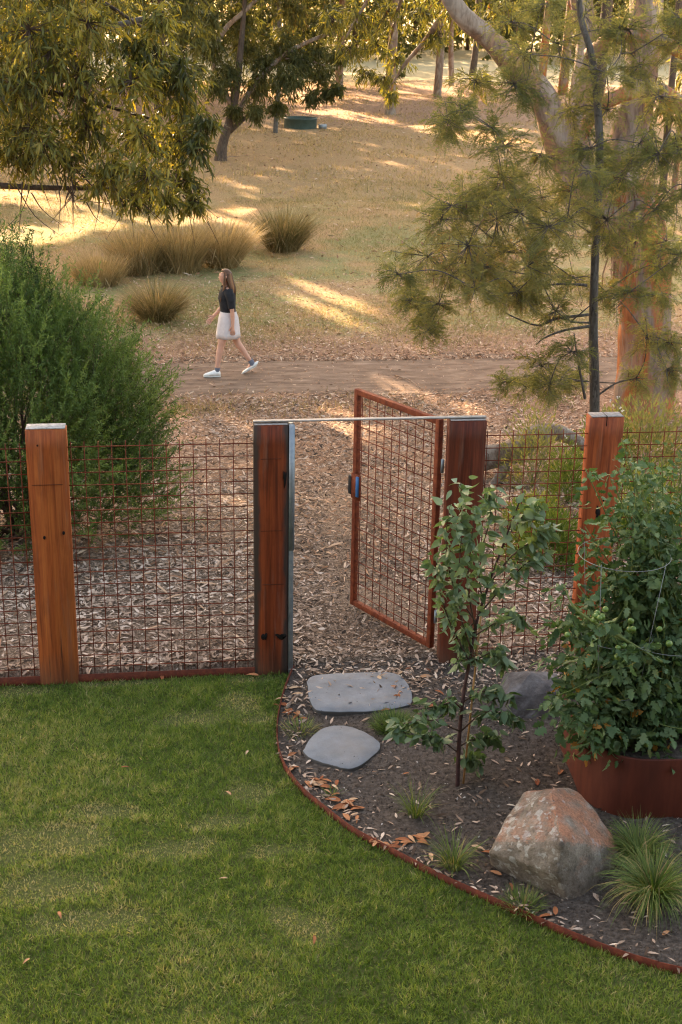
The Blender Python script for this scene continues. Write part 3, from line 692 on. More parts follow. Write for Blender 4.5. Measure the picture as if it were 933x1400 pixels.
V = np.vstack(rows); F = [(k*n+q_, k*n+(q_+1) % n, (k+1)*n+(q_+1) % n, (k+1)*n+q_) for k in range(4) for q_ in range(n)]
add('shell', V, np.array(F), M['corten'], planter, smooth=False)
V = np.vstack([np.c_[B*.999+PC*.001, np.full(n, .36)], [[PC[0], PC[1], .385]]]); F = [(q_, (q_+1) % n, n) for q_ in range(n)]
add('soil', V, np.array(F), M['bedsoil'], planter, smooth=True)

# ================================================================== VEGETATION HELPERS
def place_leaves(parent, P, D, L, W, kind, mat, tones, nvar=6, name='leaf'):
    """leaves as single parts that share a few meshes"""
    u, f = TPL[kind]; o = wloc(parent); var = []
    for k in range(nvar):
        V = u.copy(); V[:, 2] *= (.5+1.2*k/nvar)
        me = mesh_np('leaf', V, f, np.full(len(V), tones[0]+(tones[1]-tones[0])*k/max(nvar-1, 1))); me.materials.append(mat); var.append(me)
    D = unit(D); Sd = unit(np.cross(D, rand_dir(len(P)))); N = np.cross(Sd, D)
    for k in range(len(P)):
        ob = link(name, var[int(rng.integers(nvar))], None, parent)
        Mx = Matrix.Identity(4)
        for r_ in range(3):
            Mx[r_][0] = D[k][r_]*L[k]; Mx[r_][1] = Sd[k][r_]*W[k]; Mx[r_][2] = N[k][r_]*L[k]; Mx[r_][3] = P[k][r_]-o[r_]
        ob.matrix_local = Mx
def sprays(C, r, ntw, nlf, droop=.6, out=.5, rnd=.5, squash=1., up=0.):
    """twigs from a clump centre and leaf seats along them"""
    d = rand_dir(ntw); d[:, 2] = d[:, 2]*squash+up; d = unit(d)
    ln = r*(.45+.55*rng.random(ntw))
    t = .25+.75*rng.random((ntw, nlf))
    sag = -np.array([0, 0, 1.])*r*.25*droop
    P = C+d[:, None]*(ln[:, None]*t)[..., None]+sag*(t**2)[..., None]
    D = unit(d[:, None]*out+np.array([0, 0, -droop])+rnd*rng.normal(size=(ntw, nlf, 3)))
    tips = C+d*ln[:, None]+sag
    return P.reshape(-1, 3), D.reshape(-1, 3), tips
def limb(name, pts, rad, mat, parent, n=8, k=5, wob=.06, seed=0):
    p, r = smooth_path(pts, rad, k); V, F = tube(p, r, n, True, wob, seed)
    return add(name, V, F, mat, parent, None, True)
def keep_out_of_gaps(P, D=None, L=0.):
    g = in_gap(P)
    if D is not None:
        for u_ in (.5, 1.): g = np.maximum(g, in_gap(P+D*(L*u_)))
    return rng.random(len(P)) > g

# ================================================================== SHRUB beside the path
def shrub_big():
    base = (-.75, 3.1, -.12)
    t = thing('shrub', 'large dark green rosemary like shrub behind the left mesh panels', 'shrub', base)
    C = np.array([-.72, 3.15, .92]); AX = np.array([1.37, 1.15, 1.40])
    d = rand_dir(5400); d = d[d[:, 2] > -.75]
    bumpy = 1+.10*np.sin(d[:, 0]*5+1)*np.cos(d[:, 2]*6)+.07*np.sin(d[:, 1]*7+d[:, 0]*4)
    s = (.36+.57*rng.random(len(d))**.6)*bumpy
    P0 = C+d*AX*s[:, None]; 
    P0 = P0[P0[:, 2] > -.06]; P0[:, 0] -= np.maximum(P0[:, 0]-C[0], 0)*(.48*sstep(.95, 2.0, P0[:, 2])-.06); d = unit(P0-C)
    extra = np.array([(-.33, 3.15, 2.05), (-.42, 3.2, 2.0), (-.25, 3.1, 1.9), (-.75, 3.2, 1.85), (-.6, 3.15, 1.9), (-1.0, 3.1, 1.85), (-.1, 3., 1.6), (.3, 3., 1.2), (.55, 2.9, .8), (.5, 2.8, 1.0), (-.2, 3.1, 1.7)])
    kk = fbm(P0[:, 0]*1.+P0[:, 1]*.6, P0[:, 2]-P0[:, 1]*.4, 3.1, 3, _n2) > .34; P0, d = P0[kk], d[kk]
    P0 = np.vstack([P0, extra]); d = np.vstack([d, np.tile([[.1, 0, .6]], (len(extra), 1))])
    D = unit(d*.55+np.array([0, 0, .75])+.28*rng.normal(size=d.shape)); n = len(P0)
    ln = .28+.28*rng.random(n); ln[-len(extra):] = .42
    lf = Bag(); st = Bag()
    nl = 64; tt = (np.arange(nl)+rng.random((n, nl)))/nl
    bend = unit(rng.normal(size=(n, 3)))*.10
    Pl = P0[:, None]+D[:, None]*(ln[:, None]*tt)[..., None]+bend[:, None]*(tt**2)[..., None]
    Dl = unit(D[:, None]*.75+rng.normal(size=(n, nl, 3))*.62)
    sh = .30+.35*rng.random(n)
    lw = fbm(P0[:, 0]+P0[:, 2], P0[:, 1]-P0[:, 2], 2.2, 3)-.5
    tone = np.clip(sh[:, None]+lw[:, None]*2.1+.28*(tt-.5)+.10*rng.normal(size=(n, nl)), 0, 1)
    V, F, T = leaves(Pl.reshape(-1, 3), Dl.reshape(-1, 3), .030+.020*rng.random(n*nl), .0088, 'quad', tone.ravel()); lf.put(V, F, T)
    V, F, T = leaves(P0, D, ln*.8, .005, 'tri'); st.put(V, F, T*.3)
    lf.build('foliage', M['shrubleaf'], t)
    for k in range(26):
        q_ = P0[rng.integers(n)]
        V, F = tube(*smooth_path([np.array([-.75, 3.1, -.12])+rng.normal(size=3)*.05*np.array([3, 3, 0]), (np.array(base)+q_)/2+rng.normal(size=3)*.08+np.array([0, 0, .1]), q_], [.02, .012, .005], 3), 5); st.put(V, F, .4)
    st.build('stems', M['twig'], t)
shrub_big()

# ================================================================== LEAFY GUM at upper left
def left_gum():
    t = thing('gum_tree', 'leafy gum tree with yellow green hanging leaves at upper left', 'tree', (-3.6, 7.4, -.45))
    limb('trunk', [(-3.6, 7.4, -.5), (-3.55, 7.35, 1.2), (-3.3, 7.2, 2.6), (-3.0, 7.1, 4.2), (-2.6, 7.0, 6.5)], [.24, .19, .16, .12, .06], M['bark_dark'], t, 10)
    for pts, rr in (([(-3.35, 7.2, 2.4), (-2.2, 6.8, 2.72), (-1.0, 6.5, 2.62), (.15, 6.4, 2.60)], [.055, .045, .036, .02]),
                    ([(-3.2, 7.2, 3.0), (-1.9, 6.9, 3.5), (-.6, 6.5, 3.6), (.7, 6.4, 3.3)], [.08, .05, .035, .012]),
                    ([(-2.9, 7.1, 4.3), (-1.6, 6.8, 4.7), (-.2, 6.6, 4.6), (.6, 6.5, 4.2)], [.07, .045, .03, .01]),
                    ([(-2.8, 7.1, 5.0), (-2.0, 6.6, 6.0), (-1.0, 6.4, 6.4)], [.06, .03, .01])):
        limb('branch', pts, rr, M['bark_dark'], t, 7)
    cl = []
    for x, y, r in ((40, 40, 75), (120, 30, 70), (190, 60, 62), (30, 110, 75), (110, 100, 70), (180, 110, 60), (235, 110, 50), (250, 150, 45), (40, 175, 70), (120, 170, 65), (190, 180, 60), (245, 195, 48), (255, 245, 40), (205, 240, 50), (150, 235, 48), (90, 215, 45), (265, 275, 26), (225, 270, 32), (180, 268, 28), (25, 215, 38), (60, 200, 45), (250, 90, 40), (215, 20, 40), (-30, 100, 80), (-40, 20, 80), (-30, 190, 60), (80, -50, 90), (0, -60, 90), (170, -50, 60), (272, 200, 30), (280, 165, 26), (215, 75, 45), (70, 70, 60)):
        for Yk in ((5.7, 6.4) if r > 45 else (6.0,)):
            Yk = Yk+rng.normal()*.25; cl.append((atY(x, y, Yk), r/122.))
        if r > 45 and x < 110: cl.append((atY(x, y, 7.2), r/120.))
    for k in range(16): cl.append((np.array([-2.4+rng.normal()*1.2, 6.8+rng.normal()*.9, 5.6+rng.random()*1.6]), .75))
    PP = []; DD = []; tw = Bag(); tn = []
    for C, r in cl:
        P, D, tips = sprays(C, r, int(26+r*46), 8, .75, .35, .42)
        yv = np.clip(.37+.55*(fbm(C[0]*3+C[2], C[2]*3, .9, 2)-.5)+.14*rng.normal(), .05, .8)
        PP.append(P); DD.append(D); tn.append(np.clip(yv+.20*rng.normal(size=len(P)), 0, .93))
        V, F, T = leaves(np.repeat(C[None], len(tips), 0), tips-C, np.linalg.norm(tips-C, axis=1), .011, 'tri'); tw.put(V, F, .3)
    P = np.vstack(PP); D = np.vstack(DD); tn = np.concatenate(tn)
    # lit yellow-green young growth toward the right middle
    L = .085+.055*rng.random(len(P)); W = .016+.008*rng.random(len(P))
    low = P[:, 2] > 2.14+.1*rng.random(len(P)); P, D, tn, L, W = P[low], D[low], tn[low], L[low], W[low]
    dist = (P-CAM)@FWD; sx = 466.5+FPX*((P-CAM)@RGT)/dist; sy = 700+FPX*((P-CAM)@DWN)/dist
    vis = (sx > 5) & (sx < 320) & (sy > 5) & (dist < np.percentile(dist, 22)); idx = np.where(vis)[0]
    pick = rng.permutation(idx)[:300]; rest = np.ones(len(P), bool); rest[pick] = False
    place_leaves(t, P[pick], D[pick], L[pick]*1.1, W[pick]*1.1, 'lance', M['gumleaf'], (.25, .92), 8)
    b = Bag(); b.put(*leaves(P[rest], D[rest], L[rest], W[rest], 'lance', tn[rest])); o = b.build('foliage', M['gumleaf'], t); o['kind'] = 'stuff'
    for k in range(46):     # bare hanging twigs under the crown
        a = atY(20+rng.random()*230, 225+rng.random()*45, 6.2+rng.normal()*.3); q_ = a+np.array([rng.normal()*.22+.15, rng.normal()*.15, -.25-.35*rng.random()])
        V, F = tube(*smooth_path([a, (a+q_)/2+rng.normal(size=3)*.06, q_], [.008, .005, .002], 3), 4); tw.put(V, F, .4)
    tw.build('twigs', M['twig'], t, kind='stuff')
left_gum()

# ================================================================== WATTLE
def fronds(P, D, L, npin=8, w=.0062, tone=None):
    n = len(P); D = unit(D); S_ = unit(np.cross(D, rand_dir(n)*.6+np.array([0, 0, 1.])))
    tt = (np.arange(npin)+.7)/npin
    PP = P[:, None]+D[:, None]*(L[:, None]*tt[None])[..., None]-np.array([0, 0, .25])*(L[:, None]*tt[None]**2)[..., None]
    out = Bag()
    tv = rng.random(n) if tone is None else tone
    for sgn in (-1, 1):
        Dp = unit(S_[:, None]*sgn+D[:, None]*.75+.12*rng.normal(size=(n, npin, 3)))
        Lp = (L[:, None]*(.42*np.sin(tt*2.6+.35))[None]).ravel()
        out.put(*leaves(PP.reshape(-1, 3), Dp.reshape(-1, 3), Lp, w, 'quad', np.repeat(tv, npin)))
    return out.get()
def wattle():
    t = thing('wattle_tree', 'slender grey trunked wattle with feathery leaves behind the right post', 'tree', (4.66, 3.2, .0))
    TR = [(4.68, 3.2, -.2), (4.64, 3.2, .97), (4.56, 3.2, 1.8), (4.52, 3.2, 2.54), (4.49, 3.2, 3.37), (4.36, 3.2, 4.1), (4.2, 3.2, 4.6), (4.1, 3.25, 6.0), (4.0, 3.3, 7.4)]
    limb('trunk', TR, [.06, .047, .042, .038, .034, .03, .027, .018, .008], M['bark_grey'], t, 9, 5, .08)
    tp, _ = smooth_path(TR, np.ones(len(TR)), 8)
    cl = [(560, 385, 30), (585, 350, 38), (640, 335, 45), (605, 300, 35), (680, 300, 45), (725, 345, 45), (740, 270, 45), (690, 250, 36), (640, 262, 30), (780, 300, 42), (785, 380, 38), (700, 395, 36), (650, 395, 32), (760, 425, 32), (600, 415, 26), (575, 425, 20), (740, 210, 36), (690, 200, 26), (830, 300, 42), (850, 240, 42), (780, 150, 36), (720, 120, 30), (650, 110, 28), (760, 60, 36), (700, 30, 34), (830, 100, 40), (860, 40, 40), (900, 130, 40), (900, 210, 40), (912, 330, 40), (905, 400, 34), (860, 400, 30), (885, 460, 30), (740, 500, 30), (722, 530, 22), (765, 520, 26), (912, 505, 24), (630, 150, 22), (925, 270, 36), (820, 200, 36), (870, 310, 36), (930, 60, 40), (545, 375, 18), (660, 365, 34), (690, 345, 36), (750, 310, 36), (620, 375, 30), (800, 20, 36), (830, -60, 60), (740, -60, 60), (900, -50, 60)]
    fo = Bag(); tw = Bag(); pods = Bag()
    cl = [(x, y, r) for x, y, r in cl]+[(x+rng.normal()*r*1.1, y+rng.normal()*r*.9, r*.75) for x, y, r in cl if y > 0 and x > 590 for _ in range(1)]
    cc_ = [(atY(x, y, 3.2+rng.normal()*.5), r/152.) for x, y, r in cl]
    cc_.sort(key=lambda q_: np.min(np.linalg.norm(tp-q_[0], axis=1)))
    nodes = [p for p in tp[8:]]; isclump = [False]*len(nodes)
    for C, rm in cc_:
        rm = 1.5*rm; N_ = np.array(nodes); dv_ = N_-C; cost = np.linalg.norm(dv_, axis=1)+.9*np.maximum(dv_[:, 2]-.05, 0)+.25*np.maximum(-dv_[:, 2]-.5, 0)
        cost = cost+np.where(isclump, 0., .35)+.15*rng.random(len(cost)); a = N_[int(np.argmin(cost))]
        mid_ = a*.5+C*.5+np.array([0, 0, .05+.04*rng.normal()])+rng.normal(size=3)*.03
        L_ = np.linalg.norm(C-a); dt_ = np.min(np.linalg.norm(tp-a, axis=1)); r0 = (.013 if dt_ < .05 else .0075)*(.7+.3*min(L_, 1.2))
        V, F = tube(*smooth_path([a, mid_, C], [r0, r0*.75, .0045], 5), 5); tw.put(V, F, .4)
        nodes += [mid_, C]; isclump += [True, True]
        P, D, tips = sprays(C, rm, int(9+rm*38), 8, .30, .8, .5, .7)
        tn = np.clip(.45+.9*(fbm(C[0]*2, C[2]*2, 1.3, 2)-.5)+.16*rng.normal(size=len(P)), 0, 1)
        fo.put(*fronds(P, D, .075+.055*rng.random(len(P)), tone=tn))
        for q_ in tips:
            V, F = tube([C, (C+q_)/2+rng.normal(size=3)*.02, q_], [.0035, .0028, .0015], 3); tw.put(V, F, .4)
        if rng.random() < .6:
            pk = P[rng.permutation(len(P))[:10]]; pods.put(*leaves(pk, np.tile([[0, 0, -1.]], (len(pk), 1))+.25*rng.normal(size=(len(pk), 3)), .07, .012, 'quad', rng.random(len(pk))*.5))
    fo.build('foliage', M['wattleleaf'], t, kind='stuff')
    tw.build('twigs', M['bark_grey'], t, True, 'stuff'); pods.build('seed_pods', M['litter'], t, kind='stuff')
    # two bare dark boughs on the left of the trunk
    for pts in ([(805, 430), (760, 436), (735, 445), (700, 432), (688, 425)], [(806, 446), (770, 452), (745, 462), (733, 471)], [(803, 390), (770, 388), (740, 392), (725, 400)], [(800, 545), (790, 490), (785, 455)]):
        limb('bough', [atY(x, y, 3.15) for x, y in pts], np.linspace(.014, .005, len(pts)), M['bark_grey'], t, 6, 4)
wattle()

# ================================================================== BIG GUM on the right
def big_gum():
    t = thing('gum_tree', 'big forked gum tree with mottled orange and cream bark on right', 'tree', (6.95, 8.2, -.55))
    Y = 8.2; P = lambda x, y, dy=0: atY(x, y, Y+dy)
    limb('trunk', [(7.02, 8.2, -.75), P(882, 545), P(884, 470), P(880, 400), P(876, 335), P(866, 285), P(858, 255)], [.46, .39, .355, .345, .34, .35, .30], M['bark_gum'], t, 24, 9, .10, 3)
    limb('left_limb', [P(868, 345), P(838, 300), P(800, 255), P(770, 200), P(745, 140, -.1), P(700, 85, -.2), P(665, 50, -.3), P(620, 5, -.4), (3.6, 8.0, 5.3)], [.24, .25, .25, .22, .17, .15, .12, .10, .06], M['bark_pale'], t, 18, 8, .10, 5)
    limb('right_limb', [P(868, 300), P(850, 250, .15), P(858, 195, .2), P(873, 130, .2), P(880, 70, .2), P(884, 0, .2), (6.6, 8.6, 6.5), (6.9, 9, 9.)], [.22, .235, .225, .21, .20, .20, .16, .07], M['bark_pale'], t, 18, 8, .09, 7)
    limb('middle_limb', [P(795, 250), P(790, 180, .2), P(797, 110, .4), P(802, 40, .5), (5.7, 8.8, 5.4), (5.5, 9, 8)], [.19, .16, .14, .135, .12, .05], M['bark_pale'], t, 12, 6, .07, 9)
    limb('bough', [P(785, 205, -.35), P(815, 150, -.45), P(850, 130, -.5), P(885, 120, -.5), P(915, 132, -.4), P(945, 150, -.3), P(1000, 170)], [.06, .09, .10, .105, .10, .09, .06], M['bark_gum'], t, 10, 5, .08, 4)
    limb('bough', [P(805, 75, .1), P(840, 52, -.2), P(890, 50, -.4), P(933, 72, -.4), P(980, 90)], [.08, .085, .085, .08, .05], M['bark_gum'], t, 10, 5, .08, 6)
    # pale branch carrying the hanging foliage over the paddock
    b0 = np.array([3.9, 8.1, 4.9])
    limb('branch', [b0, atY(640, -20, 10.5), atY(606, 20, 12), atY(582, 55, 12.6), atY(556, 85, 13), atY(536, 115, 13.2)], [.075, .055, .045, .04, .03, .012], M['bark_pale'], t, 8)
    limb('branch', [b0, atY(560, -30, 12), atY(535, 50, 13.2), atY(528, 110, 13.5)], [.05, .035, .022, .01], M['bark_pale'], t, 7)
    limb('branch', [b0, atY(520, -20, 12.5), atY(480, 40, 13.2), atY(462, 70, 13.4)], [.05, .03, .02, .008], M['bark_pale'], t, 7)
    fo = Bag(); tw = Bag()
    for x, y, r, Yc in ((490, 20, 40, 13.2), (530, 15, 40, 13.), (575, 15, 40, 12.6), (620, 10, 36, 11.5), (480, 65, 28, 13.4), (515, 60, 34, 13.2), (545, 80, 24, 13.2), (525, 105, 22, 13.4), (535, 130, 12, 13.4), (500, 100, 20, 13.4), (600, 45, 24, 12.4), (650, 25, 30, 10.5), (660, 110, 20, 9.), (455, 25, 30, 13.4), (690, 10, 30, 9.5), (500, -40, 50, 13), (580, -40, 50, 12)):
        C = atY(x, y, Yc); rm = r/82.
        P_, D, tips = sprays(C, rm, int(14+rm*45), 8, .8, .3, .4)
        fo.put(*leaves(P_, D, .10+.06*rng.random(len(P_)), .020, 'lance', np.clip(.42+.22*rng.normal(size=len(P_)), 0, 1)))
        V, F, T = leaves(np.repeat(C[None], len(tips), 0), tips-C, np.linalg.norm(tips-C, axis=1), .012, 'tri'); tw.put(V, F, .3)
    for k in range(34):       # the crown above the picture
        a = rng.random()*6.28; rr = 4.2*math.sqrt(rng.random())
        C = np.array([5.9+rr*math.cos(a), 9.2+rr*math.sin(a), 7.2+rng.random()*6.5])
        P_, D, tips = sprays(C, 1.15, 26, 8, .8, .4, .4)
        kp = keep_out_of_gaps(P_, D, .26); P_, D = P_[kp], D[kp]
        fo.put(*leaves(P_, D, .26, .075, 'quad', np.clip(.4+.22*rng.normal(size=len(P_)), 0, 1)))
    fo.build('foliage', M['gumleaf'], t, kind='stuff'); tw.build('twigs', M['twig'], t, kind='stuff')
    # strips of shed bark hanging in the fork
    bk = Bag()
    for k in range(70):
        a = P(820+rng.random()*60, 230+rng.random()*140, -.36+.05*rng.normal()); bk.put(*leaves(a[None], np.array([[.12*rng.normal(), -.1, -1.]]), .25+.35*rng.random(), .02, 'arc', rng.random(1)*.6))
    bk.build('bark_strips', M['litter'], t, kind='stuff')
big_gum()

# ================================================================== TREES farther off
TREES = []
def far_tree(label, base, trunk, clumps, Lw=(.2, .035), dens=60, bark='bark_dark', leaf='farleaf', limbs=(), group=None, name='paddock_tree', droop=.8, nl=8):
    TREES.append([label, base, trunk, list(clumps), Lw, dens, bark, leaf, limbs, group, name, droop, nl, []])
def build_tree(label, base, trunk, clumps, Lw, dens, bark, leaf, limbs, group, name, droop, nl, extra):
    t = thing(name, label, 'tree', base, group)
    pts, rr = trunk; limb('trunk', pts, rr, M[bark], t, 9, 5, .08, len(label))
    for pts, rr, bk in limbs: limb('limb', pts, rr, M[bk], t, 7, 5)
    b = Bag()
    for C, r in clumps:
        P, D, tips = sprays(np.array(C), r, int(dens*r), nl, droop, .35, .4)
        if C[2] > 5: kp = keep_out_of_gaps(P, D, Lw[0]); P, D = P[kp], D[kp]
        if len(P): b.put(*leaves(P, D, Lw[0]*(.8+.5*rng.random(len(P))), Lw[1], 'quad', np.clip(.42+.9*(fbm(C[0]*1., C[2]*1., .7, 2)-.5)+.17*rng.normal(size=len(P)), 0, 1)))
    for P in extra:
        D = unit(rng.normal(size=(len(P), 3))*.5+np.array([0, 0, -.7])); kp = keep_out_of_gaps(P, D, .55)
        if kp.any(): b.put(*leaves(P[kp], D[kp], .55*(.8+.4*rng.random(kp.sum())), .26, 'quad', np.clip(.42+.2*rng.normal(size=kp.sum()), 0, 1)))
    if b.n: b.build('crown', M[leaf], t, kind='stuff')
    return t
def crown_pts(c, rx, rz, n, r):
    o = []
    for k in range(n):
        d = rand_dir(1)[0]*(rng.random()**.4); o.append((np.array(c)+d*np.array([rx, rx, rz]), r*(.75+.5*rng.random())))
    return o
A40 = lambda x, y, dy=0: atY(x, y, 39.5+dy)
far_tree('low spreading dark tree with weeping crown beside the water trough', (2.9, 39.5, -.6),
    ([(2.85, 39.5, -.9), A40(304, 200), A40(313, 170), A40(322, 130), A40(330, 60), A40(340, -60)], [.26, .18, .15, .14, .10, .05]),
    [(A40(x, y, rng.normal()*1.0), r/40.) for x, y, r in ((300, 115, 26), (335, 60, 36), (385, 55, 38), (430, 70, 34), (310, 95, 30), (350, 115, 34), (395, 108, 32), (440, 100, 26), (428, 130, 18), (380, 145, 16), (330, 20, 36), (400, 10, 38), (455, 20, 34), (462, 75, 22), (290, 60, 30), (350, 150, 18), (320, 150, 16), (448, 125, 14), (410, 85, 30), (360, 85, 30), (460, 120, 14), (360, -40, 60), (430, -50, 60), (300, -40, 60))]
    +crown_pts((4.5, 40, 9.5), 4.5, 4, 22, 1.7), (.21, .042), 150, limbs=[
     ([A40(320, 150), A40(298, 110), A40(292, 75), A40(308, 40), A40(335, 15), A40(360, -10)], [.10, .10, .09, .085, .075, .06], 'bark_pale'),
     ([A40(324, 160), A40(345, 120), A40(385, 78), A40(420, 58), A40(455, 44), A40(490, 30)], [.09, .085, .075, .07, .055, .03], 'bark_pale'),
     ([A40(312, 185), A40(290, 165), A40(278, 145)], [.09, .07, .03], 'bark_dark'), ([A40(314, 180), A40(340, 158), A40(360, 148)], [.09, .06, .02], 'bark_dark'),
     ([A40(390, 80), A40(420, 82), A40(445, 90)], [.03, .025, .015], 'bark_pale')])
A22 = lambda x, y, dy=0: atY(x, y, 19+dy)
far_tree('dark olive tree behind the leafy gum, its trunk out of view', (-5.5, 19.5, -.6), ([(-5.5, 19.5, -.8), (-5.3, 19.4, 2), (-4.6, 19.2, 5), (-4, 19, 8)], [.26, .22, .18, .08]),
    [(A22(x, y, rng.normal()*.6), r/66.) for x, y, r in ((20, 20, 50), (90, 10, 50), (160, 10, 46), (225, 20, 40), (262, 50, 30), (250, 5, 40), (0, 90, 60), (285, 20, 26), (268, 90, 22))]
    +crown_pts((-3.5, 19, 8), 4, 3.2, 22, 1.3), (.15, .035), 130, limbs=[([(-5.3, 19.4, 2.4), A22(60, 60), A22(180, 30), A22(270, 5)], [.1, .08, .06, .03], 'bark_grey')])
def base_at(x, y, z0=-.4):
    for k in range(6): p = at(x, y, z0); z0 = float(gz(p[0], p[1]))
    return at(x, y, z0)
def pole_tree(x, y, wpx, label, bark, top_dx=0, crown_n=9, low=(), group=None):
    b = base_at(x, y); pm = FPX/((b-CAM)@FWD); r = wpx/pm/2
    H = 18+4*rng.random(); top = b+np.array([top_dx/pm, .5, H]); q1 = b+(top-b)*.18+rng.normal(size=3)*np.array([.1, .1, 0])
    cl = crown_pts(b+np.array([top_dx/pm, 0, H*.75]), 3., 3.4, crown_n, 1.5)+[(atY(cx, cy, b[1]+rng.normal()*.5), cr/pm) for cx, cy, cr in low]
    return far_tree(label, tuple(b), ([b-np.array([0, 0, .3]), b+np.array([0, 0, .25]), q1, b*.4+top*.6, top], [r*1.5, r*1.12, r, r*.7, r*.3]), cl, (.30, .07), 30, bark, group=group, name='gum_tree')
pole_tree(598, 134, 10, 'straight pale trunked gum standing beyond the bare slope', 'bark_pale', -2)
pole_tree(534, 154, 13, 'pale gum with leafy shoots low on its trunk, left of the straight one', 'bark_pale', 20, low=((535, 130, 12), (528, 115, 12), (545, 100, 12)))
pole_tree(617, 116, 7, 'thin brownish trunk just right of the straight pale gum', 'bark_pale', 0)
pole_tree(464, 122, 10, 'pale leaning gum above the bright ground right of the trough', 'bark_pale', 18)
pole_tree(377, 181, 6, 'thin grey trunk standing just left of the water trough', 'bark_grey', -2, low=((372, 110, 18), (380, 80, 22)))
pole_tree(646, 105, 9, 'dark trunk under the long pale limb, right of two thin pale trunks', 'bark_dark', 4)
pole_tree(906, 262, 9, 'dark trunk in the thicket beyond the big gum, leftmost of three', 'bark_dark', 4, low=((905, 130, 40), (880, 170, 26)))
pole_tree(921, 268, 7, 'slim brown trunk in the thicket beyond the big gum, middle of three', 'bark_gum', -4, low=((930, 150, 36), (925, 190, 24)))
pole_tree(936, 262, 9, 'trunk in the thicket beyond the big gum, at the frame edge', 'bark_dark', 2, low=((940, 100, 44),))
# trees added left of and behind the view to block the low sun
SHADE = [(-7.5, 13), (-9.5, 20), (-6.8, 27), (-12, 30), (-7.6, 35), (-11, 42), (-7.8, 47), (-14, 52), (-9, 58), (-4.5, 54), (-17, 40), (-15, 22), (1, 60), (-3, 68), (-11, 70), (-19, 62), (-14, 12), (24, 72), (21, 56), (-8, 82), (26, 84)]
sides = ['left of the view', 'beyond the paddock']
for k, (x, y) in enumerate(SHADE):
    z = float(gz(x, y)); H = 21+5*rng.random()
    far_tree('tall %s gum in the wood around the paddock, its crown above the view' % ('dark barked', 'pale barked', 'mottled')[k % 3], (x, y, z), ([(x, y, z-.3), (x+.2, y, z+H*.35), (x-.1, y+.2, z+H*.7), (x, y, z+H)], [.3, .22, .14, .04]),
             crown_pts((x, y, z+H*.66), 4.2, H*.30, 24, 1.8), (.55, .24), 14, ('bark_dark', 'bark_pale', 'bark_gum')[k % 3], group='tall gums around the paddock', name='gum_tree')
# thicken the crowns above the view until the low sun only comes through at the gaps
cells = .5; gx0, gx1, gy0, gy1 = -8., 24., -7., 92.
nx, ny = int((gx1-gx0)/cells), int((gy1-gy0)/cells); OD = np.zeros((nx, ny))
def to_ground(P):
    t_ = (P[:, 2]+.55)/SD[2]; return (P-SD*t_[:, None])[:, :2]
def deposit(P, area):
    G = to_ground(P); i_ = ((G[:, 0]-gx0)/cells).astype(int); j_ = ((G[:, 1]-gy0)/cells).astype(int)
    k_ = (i_ >= 0) & (i_ < nx) & (j_ >= 0) & (j_ < ny); np.add.at(OD, (i_[k_], j_[k_]), area*.5/(cells*cells*SD[2]))
for T_ in TREES:
    for C, r in T_[3]:
        P = np.array(C)+rand_dir(60)*(r*rng.random((60, 1))**.5); n_ = int(T_[5]*r)*T_[12]; deposit(P, n_*T_[4][0]*T_[4][1]*.55/60)
cx_, cy_ = np.meshgrid(gx0+(np.arange(nx)+.5)*cells, gy0+(np.arange(ny)+.5)*cells, indexing='ij')
CG = np.stack([cx_.ravel(), cy_.ravel(), np.full(nx*ny, -.55)], -1)
zc = (CG-CAM)@FWD; sxg = 466.5+FPX*((CG-CAM)@RGT)/np.maximum(zc, .1)
seen = (zc > .5) & (sxg > -150-250*(CG[:, 1] < 3)) & (sxg < 1080+1200*(CG[:, 1] < 3)); free = in_gap(CG) > .6; want = (seen & ~free).reshape(nx, ny)
TB = np.array([T_[1][:2] for T_ in TREES])
for it in range(14):
    bad = np.argwhere(want & (OD < 3.0)); 
    if len(bad) == 0: break
    bad = bad[rng.permutation(len(bad))[:260]]
    for i_, j_ in bad:
        if OD[i_, j_] > 3.0: continue
        G = np.array([gx0+(i_+.5)*cells, gy0+(j_+.5)*cells, -.55])
        for tr in range(14):
            h = 6+rng.random()*17; C = G+SD*(h/SD[2]); v = C-CAM; zz = v@FWD
            if zz > 1:
                sx_ = 466.5+FPX*(v@RGT)/zz; sy_ = 700+FPX*(v@DWN)/zz; rp = FPX*1.5/zz
                if sy_+rp > -8 and -rp < sx_ < 933+rp: continue
            k_ = int(np.argmin(np.hypot(TB[:, 0]-C[0], TB[:, 1]-C[1])))
            if np.hypot(TB[k_, 0]-C[0], TB[k_, 1]-C[1]) > (6 if tr < 9 else 9): continue
            P = C+rand_dir(90)*(1.35*rng.random((90, 1))**.45); TREES[k_][13].append(P); deposit(P, .55*.26*.5); break
print('shade cells left', int((want & (OD < 2.0)).sum()), 'of', int(want.sum()), 'clumps', sum(len(T_[13]) for T_ in TREES))
for T_ in TREES: build_tree(*T_)
